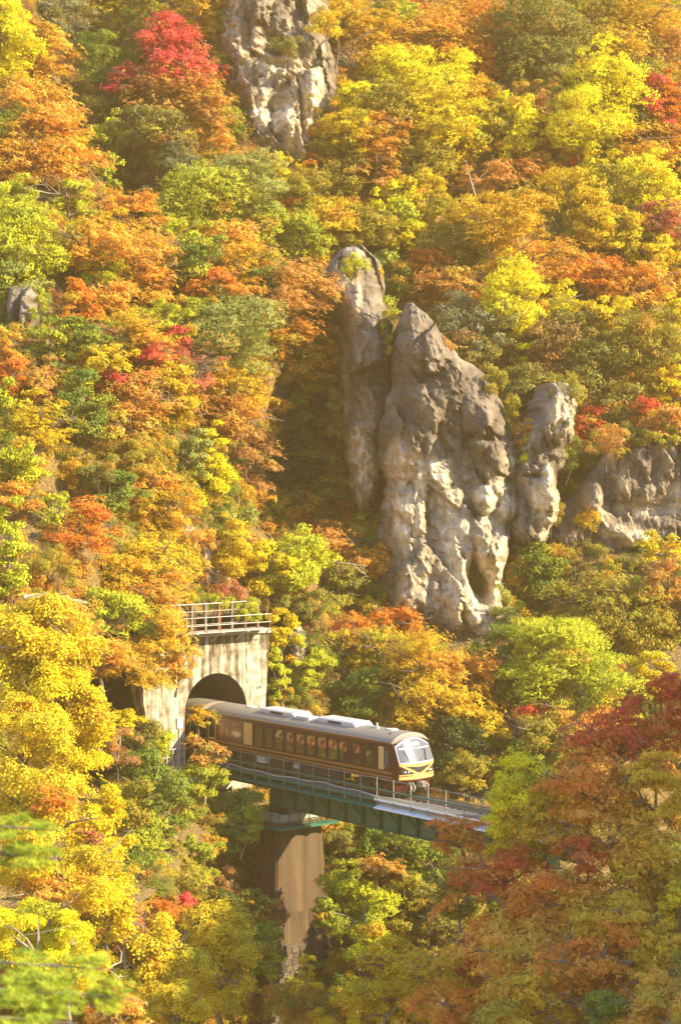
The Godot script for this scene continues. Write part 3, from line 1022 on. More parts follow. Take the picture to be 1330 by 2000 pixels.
func train() -> void:
	var o := root_of("front_train_car", "maroon and cream diesel car with wide front window, leading onto the bridge", "train car", "", TF)
	var holes := [[0.62, 1.42], [5.66, 6.66], [6.76, 7.76], [7.86, 8.86], [8.96, 9.96], [10.06, 11.06], [11.16, 12.16], [12.26, 13.26], [13.36, 14.36], [14.46, 15.3], [15.75, 16.55], [16.95, 17.75], [18.95, 19.2]]
	car_shell(o, 0.25, 19.5, holes)
	var g: Geo
	var k := 0
	for h in holes:
		for sd in [1.0, -1.0]:
			g = Geo.new()
			var lo := 1.56 if k in [0] else 1.52
			g.box(Vector3((h[0] + h[1]) * 0.5, (lo + 2.83) * 0.5, 1.4 * sd), Vector3(h[1] - h[0], 2.83 - lo, 0.012))
			var w := put("window", g.mesh(), M.glass, o)
			g = Geo.new()
			for e in [h[0], h[1]]:
				g.box(Vector3(e, 2.18, 1.445 * sd), Vector3(0.05, 1.34, 0.02))
			for y in [1.53, 2.84]:
				g.box(Vector3((h[0] + h[1]) * 0.5, y, 1.445 * sd), Vector3(h[1] - h[0] - 0.05, 0.035, 0.02))
			put("frame", g.mesh(), M.dark if k > 0 else M.cream, w)
		k += 1
	# doors, panels and the picture beside the rear door
	g = Geo.new()
	g.box(Vector3(1.02, 1.28, 1.443), Vector3(0.86, 0.5, 0.016))
	g.box(Vector3(0.6, 2.2, 1.443), Vector3(0.06, 1.34, 0.017))
	g.box(Vector3(1.44, 2.2, 1.443), Vector3(0.06, 1.34, 0.017))
	g.box(Vector3(1.02, 2.93, 1.443), Vector3(0.9, 0.12, 0.016))
	put("rear_door", g.mesh(), M.cream, o)
	for span in [[4.62, 5.55, 1.5, 2.93], [18.3, 18.78, 1.52, 2.9]]:
		g = Geo.new()
		g.box(Vector3((span[0] + span[1]) * 0.5, (span[2] + span[3]) * 0.5, 1.449), Vector3(span[1] - span[0], span[3] - span[2], 0.02))
		put("cream_panel", g.mesh(), M.cream, o)
	g = Geo.new()
	g.quad(Vector3(1.75, 1.55, 1.451), Vector3(4.5, 1.55, 1.451), Vector3(4.5, 2.95, 1.451), Vector3(1.75, 2.95, 1.451), Vector3.BACK)
	for q in g.u.size():
		g.u[q] = Vector2((g.v[q].x - 1.75) / 2.75, 1.0 - (g.v[q].y - 1.55) / 1.4)
	var pm := mat(1, 1, 1, 0.3)
	pm.albedo_texture = harvest_picture()
	put("side_picture", g.mesh(), pm, o)
	g = Geo.new()
	g.box(Vector3(19.06, 1.95, 1.444), Vector3(0.5, 1.92, 0.012))
	g.box(Vector3(19.06, 2.92, 1.446), Vector3(0.5, 0.04, 0.014))
	var cd := put("cab_door", g.mesh(), M.brown, o)
	g = Geo.new()
	g.box(Vector3(19.06, 2.25, 1.455), Vector3(0.22, 0.95, 0.012))
	put("pane", g.mesh(), M.front_glass, cd)
	g = Geo.new()
	g.box(Vector3(18.88, 1.75, 1.46), Vector3(0.03, 0.25, 0.03))
	put("handle", g.mesh(), M.silver, cd)
	# seats
	for j in 11:
		for s in [-0.95, 0.95]:
			g = Geo.new()
			g.box(Vector3(6.2 + j * 1.1, 1.42, s), Vector3(0.5, 0.2, 0.85))
			g.box(Vector3(5.95 + j * 1.1, 1.75, s), Vector3(0.14, 0.75, 0.85))
			put("seat", g.mesh(), M.seat, o)
	g = Geo.new()
	g.box(Vector3(5.3, 2.0, 0), Vector3(0.06, 1.9, 2.6))
	g.box(Vector3(18.4, 2.0, 0), Vector3(0.06, 1.9, 2.6))
	put("partition", g.mesh(), M.interior, o)
	for t in [15.7, 16.65, 17.85]:
		for s in [-1.36, 1.36]:
			g = Geo.new()
			g.box(Vector3(t, 2.1, s), Vector3(0.16, 1.35, 0.05))
			put("curtain", g.mesh(), M.gold, o)
	# the nose
	g = Geo.new()
	for sd in [1.0, -1.0]:
		var rim := []
		for y in [0.95, 1.2, 1.6, 2.02, 2.3, 2.6, 2.9, 3.2]:
			rim.append(Vector3(nose_t(y, 1.4) - 0.005, y, 1.4 * sd))
		for q in rim.size() - 1:
			var a: Vector3 = rim[q]
			var b: Vector3 = rim[q + 1]
			g.quad(a, b, Vector3(19.5, b.y, 1.44 * sd), Vector3(19.5, a.y, 1.44 * sd), Vector3(0, 0, sd))
	put("nose_side", g.mesh(), M.maroon, o)
	g = Geo.new()
	for q in 16:
		var a := -1.46 + 2.92 * q / 16
		var b := -1.46 + 2.92 * (q + 1) / 16
		var prev := [Vector3(19.5, roof_y(a), a), Vector3(19.5, roof_y(b), b)]
		for st in 4:
			var f := (st + 1) / 4.0
			var ya := lerpf(roof_y(a), minf(roof_y(a), 3.14 + 0.32 * (1.0 - pow(absf(a) / 1.44, 2.0))), f)
			var yb := lerpf(roof_y(b), minf(roof_y(b), 3.14 + 0.32 * (1.0 - pow(absf(b) / 1.44, 2.0))), f)
			var na := Vector3(lerpf(19.5, nose_t(ya, a) + 0.05, f), ya, a)
			var nb := Vector3(lerpf(19.5, nose_t(yb, b) + 0.05, f), yb, b)
			g.quad(prev[0], prev[1], nb, na, Vector3(0.3, 1, 0))
			prev = [na, nb]
	put("nose_roof", g.mesh(), M.roof, o)
	g = Geo.new()
	for q in 24:
		var s0 := -1.4 + 2.8 * q / 24
		var s1 := -1.4 + 2.8 * (q + 1) / 24
		var ys := [0.9, 1.2, 1.6, 2.02, 2.4, 2.8, 3.12]
		for r in 6:
			g.quad(Vector3(nose_t(ys[r], s0) - 0.04, ys[r], s0), Vector3(nose_t(ys[r], s1) - 0.04, ys[r], s1), Vector3(nose_t(ys[r + 1], s1) - 0.04, ys[r + 1], s1), Vector3(nose_t(ys[r + 1], s0) - 0.04, ys[r + 1], s0), Vector3.RIGHT)
	put("front_wall", g.mesh(), M.maroon, o)
	var arc := func(w: float, y0: float, y1: float, rise: float) -> PackedVector2Array:
		var p := PackedVector2Array([Vector2(-w, y0), Vector2(w, y0), Vector2(w * 0.97, y1)])
		for q in range(1, 12):
			var f := 1.0 - 2.0 * q / 12.0
			p.append(Vector2(w * 0.97 * f, y1 + rise * (1.0 - f * f)))
		p.append(Vector2(-w * 0.97, y1))
		return p
	put("windscreen_surround", nose_patch(arc.call(1.39, 2.0, 2.98, 0.48), 0.0), M.silver, o)
	var ws := put("windscreen", nose_patch(arc.call(1.31, 2.08, 2.93, 0.44), 0.022, 0.02), M.front_glass, o)
	put("sun_strip", nose_patch(PackedVector2Array([Vector2(-1.2, 2.82), Vector2(1.2, 2.82), Vector2(1.2, 2.87), Vector2(-1.2, 2.87)]), 0.03, 0.02), M.white, ws)
	put("destination_board", nose_patch(PackedVector2Array([Vector2(-0.4, 3.0), Vector2(0.4, 3.0), Vector2(0.36, 3.18), Vector2(-0.36, 3.18)]), 0.03, 0.02), M.unit, ws)
	for w in [[0.75, 2.12, 0.95, 2.75], [-0.55, 2.12, -0.75, 2.8], [0.1, 2.1, -0.35, 2.3], [-0.5, 2.14, -0.66, 2.78]]:
		g = Geo.new()
		g.bar(Vector3(nose_t(w[1], w[0]) + 0.05, w[1], w[0]), Vector3(nose_t(w[3], w[2]) + 0.05, w[3], w[2]), 0.025, 0.025, Vector3(0.9, 0.4, 0.1))
		put("wiper", g.mesh(), M.dark, o)
	# the cream chevron, the dark triangle inside it and the lamps in the maroon cheeks
	put("cream_chevron", nose_patch(PackedVector2Array([Vector2(-1.39, 1.98), Vector2(-1.39, 1.88), Vector2(-0.36, 1.36), Vector2(-1.39, 1.34), Vector2(-1.39, 1.03), Vector2(1.39, 1.03), Vector2(1.39, 1.34), Vector2(0.36, 1.36), Vector2(1.39, 1.88), Vector2(1.39, 1.98)]), 0.0), M.cream, o)
	put("dark_triangle", nose_patch(PackedVector2Array([Vector2(-1.02, 1.84), Vector2(-0.1, 1.42), Vector2(0.1, 1.42), Vector2(1.02, 1.84), Vector2(0, 1.76)]), 0.012, 0.02), M.dark, o)
	put("dark_line", nose_patch(PackedVector2Array([Vector2(-1.39, 1.26), Vector2(-0.5, 1.28), Vector2(-0.5, 1.25), Vector2(-1.39, 1.23)]), 0.012, 0.02), M.maroon, o)
	put("dark_line", nose_patch(PackedVector2Array([Vector2(0.5, 1.25), Vector2(1.39, 1.23), Vector2(1.39, 1.26), Vector2(0.5, 1.28)]), 0.012, 0.02), M.maroon, o)
	for sd in [1.0, -1.0]:
		var pocket := PackedVector2Array([Vector2(0.58 * sd, 1.42), Vector2(1.28 * sd, 1.41), Vector2(1.28 * sd, 1.62), Vector2(1.0 * sd, 1.64)])
		var hl := put("headlight", nose_patch(pocket, 0.012, 0.03), M.dark, o)
		for e in [0.82, 1.05]:
			g = Geo.new()
			var tt := nose_t(1.5, e)
			g.tube([Vector3(tt - 0.02, 1.5, e * sd), Vector3(tt + 0.03, 1.5, e * sd)], [0.075, 0.065], 12)
			put("lens", g.mesh(), M.lens, hl)
	# snow plough, coupler and hoses under the nose
	for sd in [1.0, -1.0]:
		g = Geo.new()
		g.bar(Vector3(20.12, 0.55, 0.55 * sd), Vector3(19.7, 0.5, 1.38 * sd), 0.06, 0.66)
		g.bar(Vector3(19.7, 0.55, 1.38 * sd), Vector3(18.9, 0.62, 1.38 * sd), 0.05, 0.5)
		put("skirt", g.mesh(), M.maroon, o)
	g = Geo.new()
	g.tube([Vector3(19.6, 0.75, 0), Vector3(20.5, 0.75, 0)], [0.13, 0.13], 10)
	g.box(Vector3(20.6, 0.75, 0), Vector3(0.35, 0.34, 0.36))
	g.box(Vector3(20.8, 0.72, 0.1), Vector3(0.12, 0.28, 0.12))
	put("coupler", g.mesh(), M.steel, o)
	for s in [-0.62, -0.4, 0.42, 0.66]:
		g = Geo.new()
		g.tube([Vector3(20.2, 0.82, s), Vector3(20.5, 0.55, s * 1.05), Vector3(20.35, 0.3, s * 1.1)], [0.04, 0.04, 0.04], 6)
		put("brake_hose", g.mesh(), M.steel if s < 0 else M.lens, o)
	# roof gear
	for a in [[5.5, 8.9], [11.5, 15.0]]:
		g = Geo.new()
		var z := 0.72
		var p := PackedVector2Array([Vector2(-z, 3.6), Vector2(z, 3.6), Vector2(z, 3.86), Vector2(z - 0.12, 3.93), Vector2(-z + 0.12, 3.93), Vector2(-z, 3.86)])
		g.prism(p, func(q: Vector2) -> Vector3: return Vector3(a[1] + (0.35 if q.y < 3.7 else 0.0), q.y, q.x), func(q: Vector2) -> Vector3: return Vector3(a[0], q.y, q.x), Vector3.RIGHT)
		var ac := put("roof_unit", g.mesh(), M.unit, o)
		g = Geo.new()
		g.box(Vector3(a[0] + 1.7, 3.74, z + 0.005), Vector3(1.3, 0.14, 0.02))
		put("vent_grille", g.mesh(), M.dark, ac)
		for q in 4:
			g = Geo.new()
			g.box(Vector3(a[0] + 0.5 + q * 0.95, 3.935, 0), Vector3(0.03, 0.02, 1.2))
			put("seam", g.mesh(), M.roof, ac)
	for a in [[9.35, 10.7, 0.55]]:
		g = Geo.new()
		g.box(Vector3((a[0] + a[1]) * 0.5, 3.68, 0.35), Vector3(a[1] - a[0], 0.22, 0.9))
		put("roof_box", g.mesh(), M.unit, o)
	for t in [3.6, 17.9]:
		g = Geo.new()
		g.tube([Vector3(t, 3.68, 0), Vector3(t, 3.78, 0)], [0.42, 0.36], 16)
		put("ventilator", g.mesh(), M.unit, o)
	g = Geo.new()
	g.tube([Vector3(16.7, 3.68, 0.2), Vector3(16.7, 4.05, 0.2)], [0.07, 0.05], 8)
	g.box(Vector3(16.6, 3.75, 0.2), Vector3(0.5, 0.1, 0.2))
	put("horn", g.mesh(), M.unit, o)
	g = Geo.new()
	g.tube([Vector3(18.3, 3.55, 0.75), Vector3(18.7, 3.62, 0.75)], [0.06, 0.09], 8)
	put("air_horn", g.mesh(), M.dark, o)
	# boxes and tanks under the floor
	for b in [[4.9, 1.0, 0.55], [6.3, 0.9, 0.5], [8.2, 2.0, 0.6], [11.0, 1.2, 0.62], [12.6, 1.2, 0.5], [14.0, 0.9, 0.55]]:
		g = Geo.new()
		g.box(Vector3(b[0], 0.93 - b[2] * 0.5, 0.85), Vector3(b[1], b[2], 0.9))
		g.box(Vector3(b[0], 0.93 - b[2] * 0.5, -0.85), Vector3(b[1] * 0.8, b[2] * 0.9, 0.8))
		put("underfloor_box", g.mesh(), M.unit if b[0] == 6.3 else M.under, o)
	g = Geo.new()
	g.tube([Vector3(9.6, 0.6, 1.0), Vector3(10.3, 0.6, 1.0)], [0.22, 0.22], 12)
	put("air_tank", g.mesh(), M.lens, o)
	bogie(o, 2.9)
	bogie(o, 16.9)
	# the second car
	var c2 := root_of("rear_train_car", "second maroon car still inside the tunnel mouth, behind the front car", "train car", "", TF)
	var h2 := [[-2.9, -2.2], [-1.55, -0.75]]
	car_shell(c2, -9.6, -0.35, h2)
	k = 0
	for h in h2:
		g = Geo.new()
		g.box(Vector3((h[0] + h[1]) * 0.5, 2.17, 1.4), Vector3(h[1] - h[0], 1.32, 0.012))
		var w := put("window", g.mesh(), M.glass, c2)
		g = Geo.new()
		for e in [h[0], h[1]]:
			g.box(Vector3(e, 2.18, 1.445), Vector3(0.06, 1.34, 0.02))
		for y in [1.53, 2.35, 2.84]:
			g.box(Vector3((h[0] + h[1]) * 0.5, y, 1.445), Vector3(h[1] - h[0] - 0.06, 0.05, 0.02))
		put("frame", g.mesh(), M.cream, w)
		k += 1
	g = Geo.new()
	g.box(Vector3(-0.36, 2.06, 0), Vector3(0.05, 2.0, 2.74))
	put("front_wall", g.mesh(), M.maroon, c2)
	g = Geo.new()
	g.box(Vector3(-0.05, 2.0, 0), Vector3(0.62, 2.0, 0.9))
	put("gangway", g.mesh(), M.dark, c2)
	g = Geo.new()
	g.box(Vector3(-5.0, 0.65, 0), Vector3(7.5, 0.5, 2.2))
	put("underframe", g.mesh(), M.under, c2)
	bogie(c2, -3.2)

# the print on the car's side: pale figures and a boat-shaped patch on plum brown
func harvest_picture() -> ImageTexture:
	var im := Image.create(220, 112, false, Image.FORMAT_RGB8)
	var f := FastNoiseLite.new()
	f.seed = 4
	f.frequency = 0.03
	for x in 220:
		for y in 112:
			var c := Color(0.42, 0.2, 0.15).lerp(Color(0.55, 0.33, 0.2), clampf(0.5 + f.get_noise_2d(x, y), 0, 1))
			if y > 96 + 5.0 * f.get_noise_2d(x * 2.0, 5.0): c = Color(0.36, 0.1, 0.09)
			var e := Vector2((x - 165) / 40.0, (y - 62) / 26.0)
			if e.length() < 1.0: c = Color(0.6, 0.42, 0.3) if y < 56 + 8.0 * absf(e.x) else Color(0.85, 0.76, 0.62)
			for b in [[38, 40, 12, 20], [30, 66, 16, 18], [70, 58, 12, 16], [88, 74, 14, 12], [140, 22, 14, 7], [120, 74, 5, 20]]:
				var q := Vector2((x - b[0]) / float(b[2]), (y - b[1]) / float(b[3]))
				if q.length() + 0.4 * f.get_noise_2d(x * 4.0, y * 4.0) < 1.0: c = c.lerp(Color(0.8, 0.6, 0.38), 0.6)
			im.set_pixel(x, y, c)
	for m in [[8, 6], [20, 6]]:
		im.fill_rect(Rect2i(m[0], m[1], 3, 12), Color(0.8, 0.7, 0.55))
		im.fill_rect(Rect2i(m[0], m[1], 7, 3), Color(0.8, 0.7, 0.55))
	return ImageTexture.create_from_image(im)


# ---------------------------------------------------------------- trees

var spray := {}
# main and second leaf colour of every kind, linear
var LEAF := {
	"yellow": [Color(0.84, 0.7, 0.02), Color(0.78, 0.56, 0.015)], "bright": [Color(0.92, 0.84, 0.02), Color(0.88, 0.76, 0.015)], "golden": [Color(0.84, 0.6, 0.02), Color(0.7, 0.55, 0.03)],
	"lemon": [Color(0.7, 0.7, 0.035), Color(0.52, 0.56, 0.035)], "lime": [Color(0.43, 0.49, 0.04), Color(0.6, 0.56, 0.035)], "pale": [Color(0.48, 0.48, 0.12), Color(0.36, 0.42, 0.08)],
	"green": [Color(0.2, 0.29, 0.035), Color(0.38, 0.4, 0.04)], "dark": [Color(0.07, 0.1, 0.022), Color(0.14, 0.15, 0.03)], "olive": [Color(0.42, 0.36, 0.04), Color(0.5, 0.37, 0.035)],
	"moss": [Color(0.3, 0.29, 0.055), Color(0.4, 0.32, 0.06)], "grey": [Color(0.24, 0.26, 0.13), Color(0.33, 0.32, 0.13)], "amber": [Color(0.82, 0.49, 0.03), Color(0.68, 0.5, 0.03)],
	"orange": [Color(0.9, 0.44, 0.06), Color(0.82, 0.52, 0.06)], "flame": [Color(0.82, 0.26, 0.035), Color(0.78, 0.38, 0.035)], "rust": [Color(0.72, 0.35, 0.075), Color(0.7, 0.44, 0.075)],
	"tan": [Color(0.58, 0.32, 0.1), Color(0.52, 0.26, 0.08)], "red": [Color(0.7, 0.11, 0.04), Color(0.7, 0.22, 0.04)], "crimson": [Color(0.78, 0.075, 0.09), Color(0.78, 0.17, 0.09)],
	"pink": [Color(0.62, 0.18, 0.12), Color(0.58, 0.26, 0.1)], "brown": [Color(0.38, 0.22, 0.08), Color(0.44, 0.28, 0.08)], "pine": [Color(0.36, 0.46, 0.035), Color(0.52, 0.56, 0.045)],
	"mixed": [Color(0.28, 0.33, 0.045), Color(0.7, 0.32, 0.04)], "duskyred": [Color(0.46, 0.06, 0.03), Color(0.42, 0.14, 0.03)],
}

func leaf_mesh(count: int, size: float, flatness: float, long: float, seed_: int) -> ArrayMesh:
	var r := RandomNumberGenerator.new()
	r.seed = seed_
	var g := Geo.new()
	for k in count:
		var a := r.randf() * TAU
		var d := sqrt(r.randf())
		var p := Vector3(cos(a) * d, r.randf_range(-1, 1) * flatness, sin(a) * d)
		var turn := r.randf() * TAU
		var dir := Vector3(cos(turn), r.randf_range(-0.55, 0.25), sin(turn)).normalized()
		var nn := (Vector3.UP + Vector3(r.randf_range(-1, 1), r.randf_range(-0.2, 0.5), r.randf_range(-1, 1)) * 0.75).normalized()
		var w := dir.cross(nn).normalized()
		nn = w.cross(dir).normalized()
		var s := size * r.randf_range(0.7, 1.25)
		var shade := r.randf_range(0.8, 1.15)
		g.col = Color(shade, shade, shade)
		var mid := p + dir * s * long * 0.5
		var k0 := g.v.size()
		g.vert(p, nn, Vector2.ZERO)
		g.vert(mid + w * s * 0.5 + nn * s * 0.08, nn, Vector2.ZERO)
		g.vert(p + dir * s * long, nn, Vector2.ZERO)
		g.vert(mid - w * s * 0.5 + nn * s * 0.08, nn, Vector2.ZERO)
		g.i.append_array(PackedInt32Array([k0, k0 + 2, k0 + 1, k0, k0 + 3, k0 + 2]))
	return g.mesh()

func leaf_meshes() -> void:
	spray.maple = leaf_mesh(13, 0.42, 0.14, 1.15, 1)
	spray.round = leaf_mesh(11, 0.46, 0.5, 1.3, 2)
	spray.fine = leaf_mesh(16, 0.3, 0.4, 1.3, 3)
	spray.big = leaf_mesh(9, 0.42, 0.7, 2.0, 4)
	var g := Geo.new()
	for k in 26:
		var a := rng.randf() * TAU
		var dir := Vector3(cos(a), rng.randf_range(-0.1, 0.9), sin(a)).normalized()
		var w := dir.cross(Vector3(0.2, 0.9, 0.4)).normalized() * 0.035
		g.col = Color.WHITE * rng.randf_range(0.8, 1.1)
		var p := Vector3(rng.randf_range(-0.4, 0.4), 0, rng.randf_range(-0.4, 0.4))
		var k0 := g.v.size()
		for q in [p - w, p + w, p + dir]:
			g.vert(q, dir.cross(w).normalized(), Vector2.ZERO)
		g.i.append_array(PackedInt32Array([k0, k0 + 1, k0 + 2]))
	spray.needle = g.mesh()

# Fills a list of leaf sprays for one crown. r: half width, half height, half depth.
func crown_points(style: String, r: Vector3, spray_size: float, c1: Color, c2: Color, rg: RandomNumberGenerator, thin := 1.0) -> PackedFloat32Array:
	var area := r.x * r.y * PI
	var want := int(area * 4.6 * thin / (spray_size * spray_size))
	want = clampi(want, 40, 9000)
	var centres := PackedVector3Array()
	var sizes := PackedVector3Array()
	var mixes := PackedFloat32Array()
	var wts := PackedFloat32Array()
	var total := 0.0
	var phase := Vector2(rg.randf(), rg.randf()) * TAU
	var pads := 18
	if style == "maple": pads = clampi(int(area * 1.25), 18, 90)
	elif style == "fir": pads = clampi(int(area * 0.9), 14, 46)
	elif style == "pine": pads = clampi(int(area * 1.0), 10, 40)
	else: pads = clampi(int(area * 1.5), 20, 100)
	for k in pads:
		var h := -0.92 + 1.84 * (k + rg.randf_range(-1.0, 2.0)) / pads
		h = clampf(h, -0.95, 0.95)
		var prof := sqrt(maxf(0.0, 1.0 - h * h))
		if style == "maple": prof = pow(maxf(0.0, 1.0 - pow(absf(h), 2.6)), 0.6) * (1.0 - 0.15 * h)
		elif style == "fir": prof = 0.15 + 0.85 * (0.5 - 0.5 * h)
		var a := rg.randf() * TAU
		var d := prof * sqrt(rg.randf_range(0.12, 1.0))
		var c := Vector3(cos(a) * d * r.x, h * r.y, sin(a) * d * r.z)
		var pr: float
		var sz: Vector3
		if style == "maple":
			pr = minf(r.x, r.y * 2.2) * rg.randf_range(0.18, 0.44)
			sz = Vector3(pr, pr * rg.randf_range(0.2, 0.42), pr * 0.9)
			c *= Vector3(0.86, 0.9, 0.86)
		elif style == "fir" or style == "pine":
			pr = r.x * rg.randf_range(0.25, 0.42) * (1.0 if style == "pine" else 0.5 + prof * 0.6)
			sz = Vector3(pr, pr * 0.26, pr)
			c *= 0.85
		else:
			pr = minf(r.x, r.y * 1.4) * (0.12 + 0.26 * rg.randf() * rg.randf() + 0.06 * rg.randf())
			sz = Vector3(pr * rg.randf_range(0.9, 1.5), pr * rg.randf_range(0.4, 0.8), pr)
			c *= 0.9
		# no crown is a smooth egg: it bulges and caves in
		c *= 0.88 + 0.2 * sin(a * 2.0 + phase.x) + 0.14 * sin(a * 3.0 + h * 4.0 + phase.y)
		centres.append(c)
		sizes.append(sz)
		mixes.append(clampf(rg.randfn(0.4, 0.35), 0.0, 1.0))
		var wt := sz.x * (sz.x + sz.y)
		wts.append(wt)
		total += wt
	var buf := PackedFloat32Array()
	buf.resize(want * 16)
	var o := 0
	var made := 0
	for k in pads:
		var c := centres[k]
		var sz := sizes[k]
		var n := int(round(want * wts[k] / total))
		var hm := c.y / r.y
		var out := Vector3(c.x / r.x, 0.35, c.z / r.z) * 0.8
		var fa := rg.randf_range(2.0, 5.0)
		var fo := rg.randf() * TAU
		var shift := 1.0 if rg.randf() < 0.14 else 0.0
		var tint := Color(0.6, 0.56, 0.04) if rg.randf() < 0.5 else Color(0.72, 0.3, 0.04) if rg.randf() < 0.5 else Color(0.2, 0.26, 0.04)
		var lean := Vector2(rg.randfn(0.0, 0.22), rg.randfn(0.0, 0.22))
		var loose := 0.2 if style == "maple" else 0.0
		for q in n:
			if made >= want: break
			var p: Vector3
			var up: Vector3
			if (style == "maple" or style == "fir" or style == "pine") and rg.randf() >= loose:
				var a := rg.randf() * TAU
				var d := sqrt(rg.randf())
				# ragged, fingered edge of a leafy bough
				var reach := 0.8 + 0.22 * sin(a * fa + fo) + 0.18 * sin(a * fa * 2.3 + fo * 3.0) + rg.randf_range(-0.16, 0.16)
				var x := cos(a) * d * reach
				var z := sin(a) * d * reach
				var sag := d * d * (0.9 if style == "fir" else 0.7)
				p = c + Vector3(x * sz.x, (rg.randf_range(-0.4, 0.5) - sag) * sz.y * (1.6 if style == "fir" else 1.0), z * sz.z)
				p.y += (lean.x * x + lean.y * z) * sz.x
				p.y -= (absf(c.x) / r.x) * x * signf(c.x) * sz.y * 0.8
				up = Vector3(x * 0.55, 1.0, z * 0.55) + out * 0.35
			else:
				var dir := Vector3(rg.randfn(), rg.randfn() + 0.45, rg.randfn()).normalized()
				var d := 1.08 - 0.5 * rg.randf() * rg.randf() + rg.randfn(0.0, 0.06)
				if rg.randf() < 0.1: d *= rg.randf_range(1.1, 1.7)
				p = c + dir * (sz if loose == 0.0 else Vector3(sz.x, sz.x * 0.6, sz.z)) * d * (0.86 + 0.2 * sin(dir.x * 5.0 + fo) * sin(dir.y * 6.0 + fo * 2.0 + dir.z * 4.0))
				up = dir * 1.0 + Vector3(0, 0.55, 0) + out * 0.25
			up = (up + Vector3(rg.randfn(), rg.randfn(), rg.randfn()) * 0.28).normalized()
			var sx := up.cross(Vector3(cos(fo + q * 2.4), 0.12, sin(fo + q * 2.4))).normalized()
			var szv := sx.cross(up)
			var s := spray_size * rg.randf_range(0.7, 1.25)
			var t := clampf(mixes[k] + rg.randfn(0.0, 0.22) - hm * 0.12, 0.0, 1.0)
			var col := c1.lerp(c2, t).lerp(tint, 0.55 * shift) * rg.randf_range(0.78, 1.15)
			buf[o] = sx.x * s
			buf[o + 1] = up.x * s
			buf[o + 2] = szv.x * s
			buf[o + 3] = p.x
			buf[o + 4] = sx.y * s
			buf[o + 5] = up.y * s
			buf[o + 6] = szv.y * s
			buf[o + 7] = p.y
			buf[o + 8] = sx.z * s
			buf[o + 9] = up.z * s
			buf[o + 10] = szv.z * s
			buf[o + 11] = p.z
			buf[o + 12] = col.r
			buf[o + 13] = col.g
			buf[o + 14] = col.b
			buf[o + 15] = 1.0
			o += 16
			made += 1
	buf.resize(made * 16)
	return buf

func scatter(called: String, mesh: Mesh, buf: PackedFloat32Array, parent: Node3D) -> MultiMeshInstance3D:
	var mm := MultiMesh.new()
	mm.transform_format = MultiMesh.TRANSFORM_3D
	mm.use_colors = true
	mm.mesh = mesh
	mm.instance_count = buf.size() / 16
	mm.buffer = buf
	var o := MultiMeshInstance3D.new()
	o.multimesh = mm
	o.material_override = M.leaf
	o.name = called
	if parent: parent.add_child(o, true)
	else: add_child(o, true)
	return o

const KIND := {
	"M": ["maple_tree", "tree", "maple", "maple"], "R": ["broadleaf_tree", "tree", "round", "round"], "S": ["shrub", "shrub", "round", "fine"],
	"F": ["conifer_tree", "tree", "fir", "fine"], "A": ["bare_tree", "tree", "airy", "fine"], "L": ["large_leaved_tree", "tree", "round", "big"], "P": ["pine_tree", "tree", "pine", "needle"],
}

